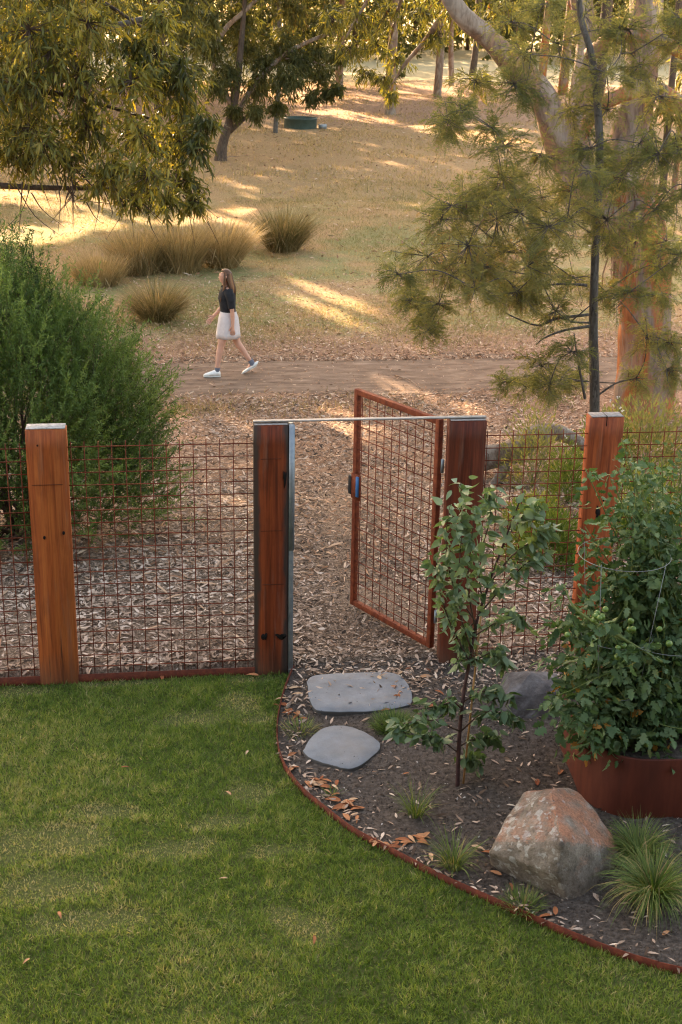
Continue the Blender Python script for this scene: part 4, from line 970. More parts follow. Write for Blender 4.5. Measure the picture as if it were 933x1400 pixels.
# distant wood that closes the view
b = Bag(); tk = Bag()
for k in range(110):
    x = -45+rng.random()*135; y = 106+rng.random()*45; z = float(gz(x, y)); H = 12+10*rng.random(); r = .12+.14*rng.random()
    V, F = tube([(x, y, z-.3), (x+rng.normal()*.4, y, z+H*.5), (x+rng.normal()*.6, y, z+H)], [r, r*.75, r*.3], 5); tk.put(V, F, rng.random())
    C = np.array([x, y, z+H*.68])
    for q_ in range(9):
        P, D, tips = sprays(C+rand_dir(1)[0]*np.array([2.8, 2.8, H*.33]), 1.7, 12, 4, .7, .4, .5); kp = keep_out_of_gaps(P, D, .75)
        if kp.any(): b.put(*leaves(P[kp], D[kp], .75, .32, 'quad', np.clip(.4+.2*rng.normal(size=kp.sum()), 0, 1)))
for k in range(2300):
    x = -45+rng.random()*135; y = 99+rng.random()*36; z = float(gz(x, y))
    P, D, tips = sprays(np.array([x, y, z+.8+rng.random()*8.5]), 1.9, 18, 5, .3, .5, .5); b.put(*leaves(P, D, .5, .22, 'quad', np.clip(.45+.2*rng.normal(size=len(P)), 0, 1)))
tkm = tone_mat('wood_trunks', [(0, (.05, .035, .026)), (.6, (.11, .075, .055)), (1, (.16, .12, .095))])
o = tk.build('distant_trunks', tkm, None, True, 'stuff'); o = b.build('distant_wood', M['farleaf'], None, False, 'stuff')

# ================================================================== TUSSOCKS, TUFTS, LOW PLANTS
def tuft(name, label, cat, base, n, L, W, spread, mat, tone=(.5, .25), arch=1., r0=.05, lean=(0, 0), group=None, seg=5):
    """blades that rise and bend over like a fountain"""
    t = thing(name, label, cat, base, group)
    a = rng.random(n)*2*math.pi; q_ = np.sqrt(rng.random(n))
    P = np.array(base)+np.c_[np.cos(a)*q_*r0, np.sin(a)*q_*r0, np.full(n, -.02)]
    a = a+.45*rng.normal(size=n); th = spread*(.15+.85*q_)*(.55+.6*rng.random(n)); kap = arch*(.25+.85*rng.random(n))
    kink = np.where(rng.random(n) < .12, .9+.8*rng.random(n), 0.); kat = rng.random(n)
    Lr = L*(.5+.6*rng.random(n)); H = np.c_[np.cos(a), np.sin(a), np.zeros(n)]; S_ = np.c_[-np.sin(a), np.cos(a), np.zeros(n)]+.35*rng.normal(size=(n, 3))
    H = H+np.array([lean[0], lean[1], 0.]); rows = []; X = P.copy(); wd = np.array([1., 1., .9, .75, .5, .06]) if seg == 5 else np.array([1., .9, .6, .06])
    for k in range(seg+1):
        rows.append(X-S_*(W*wd[k]/2)); rows.append(X+S_*(W*wd[k]/2))
        ang = th+kap*(k/seg)+kink*(k/seg > kat); X = X+(H*np.sin(ang)[:, None]+np.array([0, 0, 1.])*np.cos(ang)[:, None])*(Lr/seg)[:, None]
    V = np.stack(rows, 1); m_ = 2*(seg+1); V[:, :, 2] = np.maximum(V[:, :, 2], base[2]-.01); V = V.reshape(-1, 3)
    f = np.array([(2*k+i_, 2*k+j_, 2*k+l_) for k in range(seg) for (i_, j_, l_) in ((0, 1, 3), (0, 3, 2))])
    F = (f[None]+(np.arange(n)*m_)[:, None, None]).reshape(-1, 3)
    tn = np.clip(tone[0]+tone[1]*rng.normal(size=n), 0, 1); b = Bag(); b.put(V, F, np.repeat(tn, m_))
    b.build('blades', M[mat], t, kind='stuff'); return t
def gb(x, y): return tuple(base_at(x, y))
tuft('tussock', 'round straw coloured grass tussock with green heart near the walker', 'grass tussock', gb(216, 440), 2200, .85, .008, .75, 'tussock', (.45, .26), 1.1, .20)
tuft('tussock', 'greenish grass tussock by itself on the paddock, right of the brown row', 'grass tussock', gb(388, 343), 2000, 1.1, .010, .65, 'tussock', (.36, .24), .9, .30)
tuft('tussock', 'pale feathery tussock at the right end of the brown row', 'grass tussock', gb(305, 364), 2000, 1.15, .010, .65, 'tussock', (.74, .22), .9, .30)
tuft('tussock', 'tall brown tussock in the middle of the row under the gum', 'grass tussock', gb(247, 370), 2000, 1.1, .010, .5, 'tussock', (.62, .22), .8, .40)
tuft('tussock', 'brown tussock left of the middle one in the row under the gum', 'grass tussock', gb(190, 372), 1800, 1.0, .010, .5, 'tussock', (.6, .2), .8, .42)
tuft('tussock', 'low pale grass clump above the shrub at the left end of the row', 'grass tussock', gb(135, 388), 1300, .7, .010, .6, 'tussock', (.66, .2), .7, .40)
ub = lambda x, y: (lambda p: (p[0], p[1], float(bedz(p[0], p[1]))))(at(x, y, .06))
tuft('strappy_grass', 'arching green strappy clump at the lower right beside the edging', 'grass clump', ub(893, 1222), 900, .38, .0040, .45, 'lomandra', (.62, .28), 2.7, .05, (-.10, -.18))
tuft('strappy_grass', 'green strappy clump between boulder and rust brown planter', 'grass clump', ub(872, 1168), 800, .29, .0038, .5, 'lomandra', (.58, .26), 2.4, .05, (.0, -.05))
tuft('grass_tuft', 'small sparse green grass tuft left of the lichen boulder', 'grass tuft', ub(620, 1180), 170, .27, .0035, .55, 'lomandra', (.55, .25), 1.7, .035)
tuft('grass_tuft', 'thin grass tuft in bare soil below the sapling', 'grass tuft', ub(568, 1110), 130, .26, .003, .5, 'lomandra', (.6, .25), 1.3, .04)
tuft('grass_tuft', 'short green and brown tuft at the edging before the boulder', 'grass tuft', ub(716, 1232), 300, .12, .0035, .9, 'lomandra', (.5, .3), 1., .085, seg=3)
tuft('grass_tuft', 'low yellowish tuft between lawn edging and larger stepping stone', 'grass tuft', ub(410, 992), 260, .12, .0035, .9, 'lomandra', (.78, .2), 1., .085, seg=3)
tuft('grass_tuft', 'tiny green seedling clump below the smaller stepping stone', 'grass tuft', ub(455, 1080), 60, .09, .0035, .9, 'lomandra', (.5, .3), .8, .03, seg=3)
tuft('ground_cover', 'soft dark green mound at the right end of the larger stepping stone', 'ground cover', ub(540, 990), 1300, .12, .0032, .9, 'shrubleaf', (.6, .25), .9, .12, seg=3)
# low leafy plants behind the right-hand mesh
def leafy(name, label, cat, base, n, r, h, L, W, mat, tone, group=None, petals=0, kind='quad', up=.5):
    t = thing(name, label, cat, base, group); b = Bag(); st = Bag(); C = np.array(base); n = int(n*2.2); W = W*1.25
    d = rand_dir(n); d[:, 2] = np.abs(d[:, 2]); s = (.35+.65*rng.random(n))
    P = C+d*np.array([r, r, h])*s[:, None]+np.array([0, 0, .02])
    D = unit(d+np.array([0, 0, up])+.5*rng.normal(size=(n, 3)))
    b.put(*leaves(P, D, L*(.7+.6*rng.random(n)), W, kind, np.clip(tone[0]+tone[1]*rng.normal(size=n), 0, 1)))
    for k in range(14):
        e = P[rng.integers(n)]; V, F = tube([C, (C+e)/2+rng.normal(size=3)*.02, e], [.004, .003, .0015], 4); st.put(V, F, .5)
    b.build('foliage', M[mat], t, kind='stuff'); st.build('stems', M['tomstem'], t)
    for k in range(petals):
        e = C+np.array([rng.normal()*r*.5, rng.normal()*r*.5, h*(.85+.35*rng.random())]); fl = Bag()
        fl.put(*leaves(np.repeat(e[None], 6, 0)+rng.normal(size=(6, 3))*.006, rand_dir(6)+np.array([0, 0, .5]), .022, .018, 'quad', rng.random(6))); fl.build('flower', M['petal'], t)
    return t
def low_at(x, y, Y): p = atY(x, y, Y); return (p[0], Y, float(gz(p[0], Y)))
leafy('weedy_shrub', 'loose green weedy plant behind the mesh right of gate post', 'shrub', low_at(752, 700, 1.9), 1500, .42, .48, .06, .013, 'weed', (.38, .2))
leafy('weedy_shrub', 'yellow green weedy plant under the arching log end', 'shrub', low_at(735, 650, 2.9), 700, .30, .30, .05, .014, 'weed', (.68, .2))
leafy('flowering_plant', 'white flowered plant in front of the wattle trunk', 'plant', low_at(780, 610, 3.8), 600, .24, .62, .07, .012, 'weed', (.45, .2), petals=9)
leafy('flowering_plant', 'small white flowered plant left of the big gum trunk', 'plant', low_at(832, 560, 5.2), 600, .4, .7, .06, .012, 'weed', (.5, .2), petals=8)
leafy('weedy_shrub', 'yellow green grassy plant behind far right mesh panel', 'shrub', low_at(893, 650, 2.4), 1300, .5, .7, .08, .010, 'weed', (.62, .2))
leafy('weedy_shrub', 'olive bushy plant at the foot of the big gum', 'shrub', low_at(885, 590, 5.4), 1500, .75, .8, .07, .016, 'wattleleaf', (.5, .2))
leafy('weedy_shrub', 'olive feathery sapling left of the wattle trunk base', 'shrub', low_at(735, 560, 4.6), 700, .38, .95, .07, .012, 'wattleleaf', (.45, .2))
# ================================================================== LOG
t = thing('fallen_log', 'grey fallen log lying behind the right gate post', 'log', (4.5, 5.0, float(gz(4.5, 5.))))
LZ = lambda x: float(gz(x, 5.))
limb('bole', [(3.70, 5.05, LZ(3.7)+.16), (4.05, 5.0, LZ(4.05)+.23), (4.35, 5., LZ(4.4)+.30), (4.6, 5., LZ(4.6)+.46), (4.85, 5., LZ(4.8)+.50), (5.15, 4.95, LZ(5.1)+.34)], [.11, .15, .135, .115, .10, .06], M['log'], t, 12, 6, .16, 4)
limb('stub', [(4.3, 5., LZ(4.3)+.2), (4.2, 4.8, LZ(4.2)+.12), (4.05, 4.65, LZ(4.05)+.03)], [.07, .05, .03], M['log'], t, 8, 4, .15, 2)
# ================================================================== WATER TROUGH
tb = base_at(411, 175); t = thing('water_trough', 'round dark green water trough on the paddock under the weeping tree', 'water trough', tuple(tb))
tr_ = .70; a = np.arange(32)*2*math.pi/32; cs = np.c_[np.cos(a), np.sin(a)]
prof = [(tr_, -.05), (tr_, .36), (tr_+.03, .38), (tr_+.03, .44), (tr_-.03, .44), (tr_-.05, .2)]
V = np.vstack([np.c_[cs*r, np.full(32, z)] for r, z in prof])+tb; F = [(k*32+q_, k*32+(q_+1) % 32, (k+1)*32+(q_+1) % 32, (k+1)*32+q_) for k in range(5) for q_ in range(32)]
add('tank_wall', V, np.array(F), noise_mat('dark_green_tank', [(.3, (.03, .05, .042)), (.7, (.055, .08, .068))], 5, 4, .5, 0), t, smooth=False)
V = np.vstack([np.c_[cs*(tr_-.035), np.full(32, .37)], [[0, 0, .37]]])+tb
mt, nt, bb = new_mat('trough_water'); bb.inputs['Base Color'].default_value = (.04, .05, .05, 1); bb.inputs['Roughness'].default_value = .05
add('water', V, np.array([(q_, (q_+1) % 32, 32) for q_ in range(32)]), mt, t)
V, F = box(tb[0]+.78, tb[0]+1.12, tb[1]-.1, tb[1]+.15, tb[2]-.02, tb[2]+.16); add('float_valve_box', V, F, M['galv'], t)

# ================================================================== SAPLING + STAKE
sb = np.array(ub(626, 1068))
sap = thing('sapling', 'young blue green leaved gum sapling tied to a cane stake', 'sapling', tuple(sb))
SY = sb[1]; SP = lambda x, y, dy=0: atY(x, y, SY+dy)
stem = [sb-np.array([0, 0, .05]), SP(628, 1010), SP(634, 950), SP(642, 905), SP(652, 850), SP(668, 800), SP(690, 740), SP(705, 700), SP(716, 672)]
limb('stem', stem, [.014, .012, .0115, .010, .009, .008, .0065, .005, .003], noise_mat('purple_brown_stem', [(.3, (.04, .018, .018)), (.7, (.085, .045, .045))], 30, 3, .6, 0), sap, 7, 5)
SBR = []
for pts in ([(645, 890), (630, 840), (628, 780), (632, 720), (630, 660)], [(650, 860), (640, 800), (645, 740), (650, 690)], [(655, 840), (690, 800), (720, 770), (748, 755)], [(668, 800), (700, 760), (735, 735), (752, 720)], [(642, 905), (615, 850), (600, 800), (596, 760)], [(660, 825), (655, 770), (670, 710), (668, 665)],
            [(690, 740), (720, 700), (740, 690)], [(648, 870), (680, 850), (700, 840), (712, 850)], [(650, 850), (620, 800), (610, 740), (616, 690)], [(640, 910), (655, 900), (680, 890), (690, 905)], [(655, 845), (640, 860), (630, 880), (628, 905)],
            [(630, 1000), (590, 985), (550, 990), (535, 1000)], [(630, 1000), (660, 975), (690, 975), (712, 985)], [(628, 1030), (600, 1010), (575, 1005)], [(629, 1020), (650, 1010), (680, 1010)], [(632, 970), (620, 960), (600, 965), (575, 970)], [(633, 960), (660, 945), (690, 950)], [(628, 1040), (640, 1035), (655, 1040)]):
    dy = rng.normal()*.10; p3 = [SP(x, y, dy*min(1, k_/2)) for k_, (x, y) in enumerate(pts)]
    limb('branch', p3, np.linspace(.0055, .002, len(p3)), M['twig'], sap, 5, 4); SBR.append((smooth_path(p3, np.ones(len(p3)), 12)[0], pts[0][1] > 930))
PP, DD, LL, WW, TT = [], [], [], [], []
for path, lowb in SBR:
    n = 82 if not lowb else 64; k = rng.integers(8, len(path), n); P = path[k]+rng.normal(size=(n, 3))*.022; tg = unit(path[np.minimum(k+1, len(path)-1)]-path[np.maximum(k-2, 0)])
    D = unit(tg*.25+.75*rng.normal(size=(n, 3))*np.array([1, 1, .6])+np.array([0, -.1, -.55])); PP.append(P); DD.append(D)
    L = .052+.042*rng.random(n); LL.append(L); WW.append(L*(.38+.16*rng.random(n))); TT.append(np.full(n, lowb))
k = rng.integers(50, 95, 40); sp2, _ = smooth_path(stem, np.ones(9), 12); k = np.minimum(k, len(sp2)-1); PP.append(sp2[k]+rng.normal(size=(40, 3))*.03); DD.append(unit(rng.normal(size=(40, 3))+np.array([0, 0, -.4]))); L = .055+.04*rng.random(40); LL.append(L); WW.append(L*.55); TT.append(np.zeros(40))
P, D, L, W, TT = np.vstack(PP), np.vstack(DD), np.concatenate(LL), np.concatenate(WW), np.concatenate(TT) > .5
od = rng.permutation(len(P)); pk = od[:300]; rs = od[300:]
up_ = pk[~TT[pk]]; lo_ = pk[TT[pk]]
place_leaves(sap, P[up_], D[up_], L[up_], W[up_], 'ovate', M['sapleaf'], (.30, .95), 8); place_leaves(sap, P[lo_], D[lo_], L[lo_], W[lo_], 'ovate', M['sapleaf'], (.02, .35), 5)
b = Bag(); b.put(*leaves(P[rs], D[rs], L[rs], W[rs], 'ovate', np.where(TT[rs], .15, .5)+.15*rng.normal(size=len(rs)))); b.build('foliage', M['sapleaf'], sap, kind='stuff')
s0 = np.array(ub(633, 1066)); e0 = SP(660, 820, .03)
V, F = tube([s0-np.array([0, 0, .1]), e0], [.0065, .006], 8); solo('garden_stake', V, F, noise_mat('tan_cane', [(.3, (.34, .19, .075)), (.7, (.46, .28, .12))], 30, 3, .6, 0), 'thin tan cane stake standing against the sapling stem', 'garden stake', tuple(s0), None, None, True)

# ================================================================== TOMATO PLANT + CAGE
tom = thing('tomato_plant', 'sprawling tomato plant with small green fruit in the rust brown planter', 'tomato plant', (3.6, -1.75, .37))
TSt = []; st = Bag()
heads = [(800, 640), (850, 600), (890, 640), (935, 620), (800, 720), (850, 690), (900, 700), (940, 720), (790, 800), (830, 790), (880, 800), (930, 810), (775, 860), (800, 880), (850, 870), (900, 880), (940, 900), (770, 930), (800, 960), (850, 950), (900, 960), (790, 1000), (840, 1020), (900, 1010), (960, 760), (970, 860), (820, 850), (870, 740), (910, 760), (835, 655), (780, 905), (875, 920), (925, 950), (815, 990), (870, 990), (765, 950), (905, 655), (870, 650), (925, 670), (845, 740), (820, 770), (870, 840), (915, 845), (945, 990), (805, 920), (840, 905), (890, 775), (790, 975), (775, 965), (805, 985), (825, 1000), (850, 1010), (785, 990), (765, 900), (775, 830), (860, 610), (880, 620), (905, 625), (930, 640), (870, 670), (895, 680), (920, 690), (855, 640), (840, 1005), (880, 1010), (915, 1005)]
for x, y in heads:
    Yh = -1.62+rng.normal()*.16 if y < 940 else -1.95+rng.normal()*.12
    e = atY(x, y, Yh); s = np.array([3.6+rng.normal()*.22, -1.7+rng.normal()*.12, .37])
    mid_ = s*.5+e*.5+np.array([0, 0, .18 if y > 840 else .05])+rng.normal(size=3)*.05
    p, r = smooth_path([s, mid_, e], [.008, .006, .003], 7); V, F = tube(p, r, 5); st.put(V, F, rng.random()); TSt.append(p)
p, r = smooth_path([atY(771, 800, -1.8), atY(790, 835, -1.95), atY(850, 872, -2.05), atY(905, 905, -2.0)], [.004, .008, .009, .009], 6); V, F = tube(p, r, 6); st.put(V, F, .8); TSt.append(p)
for k in range(60):
    a = TSt[int(rng.integers(len(TSt)))][-3]+rng.normal(size=3)*.08; q_ = a+np.array([rng.normal()*.14, -.05+rng.normal()*.08, .06+rng.normal()*.10])
    p, r = smooth_path([a, (a+q_)/2+rng.normal(size=3)*.03, q_], [.0035, .0028, .0015], 4); V, F = tube(p, r, 4); st.put(V, F, .6+.4*rng.random())
st.build('stems', M['tomstem'], tom, True, 'stuff')
PP, DD, LL = [], [], []
for p in TSt:
    for q_ in range(27):          # compound leaves: a stalk with paired leaflets
        k = rng.integers(len(p)//3, len(p)); a = p[k]; d = unit(rng.normal(size=3)*np.array([1, 1, .7])+np.array([0, -.15, -.1])); ln = .11+.11*rng.random()
        s_ = unit(np.cross(d, np.array([0, 0, 1.])+.3*rng.normal(size=3)))
        for w_, sg in ((.4, 1), (.45, -1), (.7, 1), (.75, -1), (1., 0)):
            c = a+d*ln*w_-np.array([0, 0, .35])*ln*w_**2
            PP.append(c); DD.append(d*.8+s_*sg+np.array([0, 0, -.45])+.22*rng.normal(size=3)); LL.append((.040+.036*rng.random())*(1.15 if sg == 0 else 1)*(1-.28*float(sstep(1.2, 1.9, c[2]))))
P, D, L = np.array(PP), unit(np.array(DD)), np.array(LL); W = L*(.55+.25*rng.random(len(L)))
kp = P[:, 2] > .30; P, D, L, W = P[kp], D[kp], L[kp], W[kp]
dist = np.linalg.norm(P-CAM, axis=1); sx = 466.5+FPX*((P-CAM)@RGT)/((P-CAM)@FWD); idx = np.where((sx < 930) & (dist < np.percentile(dist, 45)))[0]
pk = rng.permutation(idx)[:300]; rs = np.ones(len(P), bool); rs[pk] = False
place_leaves(tom, P[pk], D[pk], L[pk]*1.25, W[pk]*1.25, 'lobed', M['tomleaf'], (.15, .9), 10)
lowdry = np.clip(1.2-P[:, 2], 0, .6)
tn = np.clip(.42+.2*rng.normal(size=len(P))+(rng.random(len(P)) < .10*lowdry)*.6, 0, 1)
b = Bag(); b.put(*leaves(P[rs], D[rs], L[rs], W[rs], 'lobed', tn[rs])); b.build('foliage', M['tomleaf'], tom, kind='stuff')
bm = bmesh.new(); bmesh.ops.create_uvsphere(bm, u_segments=10, v_segments=7, radius=1); tm = bpy.data.meshes.new('tomato'); bm.to_mesh(tm); bm.free()
for pl in tm.polygons: pl.use_smooth = True
tm.materials.append(M['tomato'])
for x, y, r in ((817, 838, 4), (812, 848, 4), (823, 843, 4.5), (828, 833, 4), (815, 842, 4), (845, 886, 4), (853, 883, 4.5), (861, 861, 4.5), (866, 860, 4), (863, 849, 4), (902, 860, 4), (900, 883, 4.5), (915, 880, 4.5), (845, 898, 5), (820, 845, 3.5), (862, 848, 3), (776, 868, 4), (884, 1018, 4)):
    o = link('tomato', tm, None, tom); c = atY(x, y, -2.08+rng.normal()*.02); o.location = Vector(c-wloc(tom)); s = r*1.05/232.; o.scale = (s, s, s*.94)
cage = thing('tomato_cage', 'galvanised wire hoop cage around the tomato plant', 'plant cage', (3.32, -1.78, .37))
def hoop(c, r, z):
    a = np.arange(41)*2*math.pi/40; V, F = tube(np.c_[c[0]+np.cos(a)*r, c[1]+np.sin(a)*r, np.full(41, z)], .0019, 5, False); add('hoop', V, F, M['wirecage'], cage, smooth=True)
cc = (3.23, -1.80); hoop(cc, .265, 1.56); hoop((3.52, -1.88), .30, 1.08); hoop(cc, .21, 1.05); hoop(cc, .17, .7)
for k in range(4):
    a = .75+k*math.pi/2; d = np.array([math.cos(a), math.sin(a)]); V, F = tube([np.r_[np.array(cc)+d*.266, 1.575], np.r_[np.array(cc)+d*.13, .33]], .0017, 5); add('leg', V, F, M['wirecage'], cage, smooth=True)

# ================================================================== PERSON walking left along the path
def person():
    ox, oy = 1.60, 10.62; oz = float(gz(ox, oy))+.016
    t = thing('person', 'woman in black top and short white skirt walking left on the dirt path', 'person', (ox, oy, oz)); t.scale = (.955, .955, .955)
    V, E, RR = [], [], []
    def v(x, y, z, r): V.append((x, y, z)); RR.append(r if isinstance(r, tuple) else (r, r)); return len(V)-1
    def chain(a, pts):
        for p in pts:
            b = v(*p); E.append((a, b)); a = b
        return a
    pel = v(0, 0, .87, (.135, .105))
    ch = chain(pel, [(-.005, 0, .97, (.115, .085)), (-.01, 0, 1.08, (.12, .09)), (-.012, 0, 1.20, (.135, .095)), (-.02, 0, 1.29, (.115, .075))])
    nk = chain(ch, [(-.03, 0, 1.355, (.05, .05)), (-.045, 0, 1.405, (.046, .048))])
    hd = chain(nk, [(-.058, 0, 1.455, (.062, .070)), (-.055, 0, 1.515, (.076, .092)), (-.045, 0, 1.565, (.058, .066))])
    # legs: near (left) leg planted ahead, far leg pushing off behind
    chain(pel, [(-.035, -.085, .80, .088), (-.085, -.085, .62, .074), (-.125, -.08, .46, .055), (-.150, -.08, .34, .053), (-.172, -.08, .20, .038), (-.185, -.08, .085, .034), (-.245, -.085, .045, (.036, .03)), (-.33, -.09, .032, (.032, .02))])
    chain(pel, [(.04, .085, .80, .088), (.085, .085, .63, .074), (.135, .08, .475, .055), (.205, .08, .38, .052), (.275, .08, .275, .038), (.345, .08, .175, .033), (.325, .085, .10, (.036, .03)), (.27, .09, .04, (.032, .022))])
    def arm(sh, el, wr, hand, side):
        a = chain(ch, [(sh[0]*.6-.008, sh[1]*.62, sh[2]+.012, (.055, .05)), (*sh, .047)])
        m1 = tuple((np.array(sh)+np.array(el))/2); a = chain(a, [(*m1, .041), (*el, .034)])
        m2 = tuple(np.array(el)*.6+np.array(wr)*.4); a = chain(a, [(*m2, .034), (*wr, .023)])
        d = unit(np.array(hand)-np.array(wr)); L = .185; s = unit(np.cross(d, np.array([0, 1., 0]))); n_ = np.cross(s, d)
        w = np.array(wr); pm = chain(a, [(*(w+d*.035), (.030, .017)), (*(w+d*.075), (.036, .016))])
        for k, (o_, ln) in enumerate(((-.030, .072), (-.010, .082), (.010, .078), (.029, .060))):
            b0 = w+d*.092+s*o_; curl = n_*(-side)*.018
            chain(pm, [(*b0, .0095), (*(b0+d*ln*.45+curl*.5), .0085), (*(b0+d*ln*.8+curl*1.6), .0075), (*(b0+d*ln*.95+curl*2.6), .006)])
        b0 = w+d*.03-s*.028
        chain(a, [(*b0, .012), (*(b0-s*.022+d*.028), .010), (*(b0-s*.028+d*.055), .008)])
    arm((.005, -.165, 1.285), (.045, -.20, 1.03), (.055, -.19, .80), (.045, -.19, .60), -1)
    arm((-.035, .165, 1.285), (-.06, .20, 1.04), (-.205, .16, .88), (-.30, .13, .79), 1)
    me = bpy.data.meshes.new('body'); me.from_pydata(V, E, [])
    tmp = bpy.data.objects.new('tmp', me); COL.objects.link(tmp)
    tmp.modifiers.new('s', 'SKIN'); sb_ = tmp.modifiers.new('u', 'SUBSURF'); sb_.levels = 2; sb_.render_levels = 2
    sk = me.skin_vertices[0].data
    for i_, r in enumerate(RR): sk[i_].radius = r; sk[i_].use_root = (i_ == 0)
    dg = bpy.context.evaluated_depsgraph_get(); bm_ = bpy.data.meshes.new_from_object(tmp.evaluated_get(dg)); bm_.name = 'body'
    bpy.data.objects.remove(tmp)
    for p in bm_.polygons: p.use_smooth = True
    # face relief: brow, eye sockets, nose, lips, chin pressed into the front of the head
    for q_ in bm_.vertices:
        c = q_.co
        if c.z > 1.42 and c.x < -.09 and abs(c.y) < .07:
            g = lambda y0, z0, sy, sz: math.exp(-((abs(c.y)-y0)/sy)**2-((c.z-z0)/sz)**2)
            c.x += -.014*g(0, 1.485, .016, .016)+.006*g(.032, 1.515, .014, .010)-.012*g(0, 1.43, .03, .02)
    skin = noise_mat('skin', [(.3, (.50, .27, .19)), (.7, (.60, .34, .25))], 9, 3, .55, 0, spec=.35, coord='object')
    bm_.materials.clear(); body = link('body', bm_, skin, t)
    def ring_mesh(name, rings, mat, n=20, closed=False, par=t):
        rows = []; a = np.arange(n)*2*math.pi/n
        for (x, y, z, rx, ry, *w) in rings:
            wv = 1+(w[0]*np.cos(a*w[1]) if w else 0); rows.append(np.c_[x+np.cos(a)*rx*wv, y+np.sin(a)*ry*wv, np.full(n, z)])
        VV = np.vstack(rows); m_ = len(rings); FF = [(k*n+j, k*n+(j+1) % n, (k+1)*n+(j+1) % n, (k+1)*n+j) for k in range(m_-1) for j in range(n)]
        if closed:
            VV = np.vstack([VV, [rings[0][:3]], [rings[-1][:3]]]); F3 = [(a_, b_, c_) for a_, b_, c_, d_ in FF]+[(a_, c_, d_) for a_, b_, c_, d_ in FF]
            F3 += [((j+1) % n, j, len(VV)-2) for j in range(n)]+[((m_-1)*n+j, (m_-1)*n+(j+1) % n, len(VV)-1) for j in range(n)]; FF = F3
        o = link(name, mesh_np(name, VV, np.array(FF), None, True), mat, par); return o
    cloth_k = noise_mat('black_knit', [(.3, (.010, .011, .014)), (.7, (.024, .026, .032))], 14, 4, .9, .3, .003, coord='object')
    cloth_w = noise_mat('white_cotton', [(.3, (.52, .47, .48)), (.7, (.64, .59, .60))], 10, 4, .85, .3, .004, coord='object')
    top = ring_mesh('top', [(-.005, 0, .93, .118, .142), (-.01, 0, 1.0, .116, .138), (-.014, 0, 1.10, .122, .146), (-.022, 0, 1.18, .134, .158), (-.02, 0, 1.26, .118, .168), (-.022, 0, 1.315, .088, .145), (-.03, 0, 1.345, .066, .085), (-.036, 0, 1.362, .058, .062)], cloth_k)
    for s, pts in ((-1, [(-.005, -.13, 1.30), (.012, -.172, 1.25), (.030, -.190, 1.14), (.040, -.200, 1.06)]), (1, [(-.035, .13, 1.30), (-.045, .172, 1.25), (-.055, .19, 1.14), (-.06, .20, 1.08)])):
        V_, F_ = tube(*smooth_path(pts, [.072, .066, .056, .053], 4), 14, False); link('sleeve', mesh_np('sleeve', V_, F_, None, True), cloth_k, t)
    ring_mesh('skirt', [(-.004, 0, .985, .120, .146), (-.004, 0, .965, .124, .150), (-.002, 0, .88, .150, .176), (-.006, 0, .78, .163, .182, .03, 7), (-.012, 0, .66, .176, .188, .045, 7), (-.016, 0, .59, .184, .19, .055, 7), (-.016, 0, .591, .178, .184, .055, 7), (-.012, 0, .66, .170, .182, .045, 7)], cloth_w, 42)
    hairm = tone_mat('brown_hair', [(0, (.06, .027, .013)), (.6, (.15, .066, .028)), (1, (.36, .19, .08))], .5, .4)
    # cap of hair, then locks falling over back and shoulders
    hb = Bag(); n = 18; rows = []
    for k in range(9):
        ph = k/8*1.75; a = np.arange(n)*2*math.pi/n
        X = -.040+np.cos(a)*math.sin(ph)*.107; Y_ = np.sin(a)*math.sin(ph)*.089; Z = 1.510+math.cos(ph)*.105+0*a
        fr = np.clip((-np.cos(a)-.35)/.65, 0, 1)*sstep(.7, 1.2, ph); rows.append(np.c_[X+fr*.10, Y_*(1-.0*fr), Z+fr*.045])
    VV = np.vstack(rows); FF = np.array([(k*n+j, (k+1)*n+j, (k+1)*n+(j+1) % n, k*n+(j+1) % n) for k in range(8) for j in range(n)])
    hair = link('hair', mesh_np('hair', VV, FF, np.clip(.35+.25*rng.normal(size=len(VV)), 0, 1), True), hairm, t)
    lk = Bag()
    for k in range(46):
        a = (-1.9+3.8*rng.random()); x0, y0 = -.035+.085*math.cos(a), .085*math.sin(a)
        z1 = 1.10+.16*rng.random(); out = .03*rng.random()
        x1 = x0*.7+.055*math.cos(a)+out*.6; y1 = y0*1.35
        if abs(a) > 1.35: x1 = -.11-.02*rng.random(); z1 = 1.13+.1*rng.random()
        p, r = smooth_path([(x0*.9, y0*.9, 1.555), (x0*1.12+.004, y0*1.08, 1.46), ((x0+x1)/2+.02, (y0+y1)/2, 1.33), (x1, y1, z1)], [.014, .020, .019, .004], 4); V_, F_ = tube(p, r, 6, True); lk.put(V_, F_, np.clip(.45+.28*rng.normal(), 0, 1))
    VV, FF, TT_ = lk.get(); link('locks', mesh_np('locks', VV, FF, TT_, True), hairm, hair)
    eye = noise_mat('eye', [(.3, (.03, .02, .015)), (.7, (.06, .04, .03))], 20, 1, .2, 0, coord='object'); lip = noise_mat('lips', [(.3, (.42, .15, .12)), (.7, (.5, .2, .16))], 20, 1, .5, 0, coord='object')
    for s in (-1, 1):
        V_, F_ = tube([(-.128, s*.032-.008, 1.512), (-.131, s*.032, 1.513), (-.128, s*.032+.008, 1.512)], [.003, .006, .003], 6); link('eye', mesh_np('eye', V_, F_, None, True), eye, t)
        V_, F_ = tube([(-.045, s*.079, 1.475), (-.035, s*.086, 1.49), (-.03, s*.088, 1.512), (-.042, s*.084, 1.525)], [.006, .010, .011, .006], 7); link('ear', mesh_np('ear', V_, F_, None, True), skin, t)
    V_, F_ = tube([(-.124, -.018, 1.455), (-.131, 0, 1.457), (-.124, .018, 1.455)], [.002, .006, .002], 6); link('mouth', mesh_np('mouth', V_, F_, None, True), lip, t)
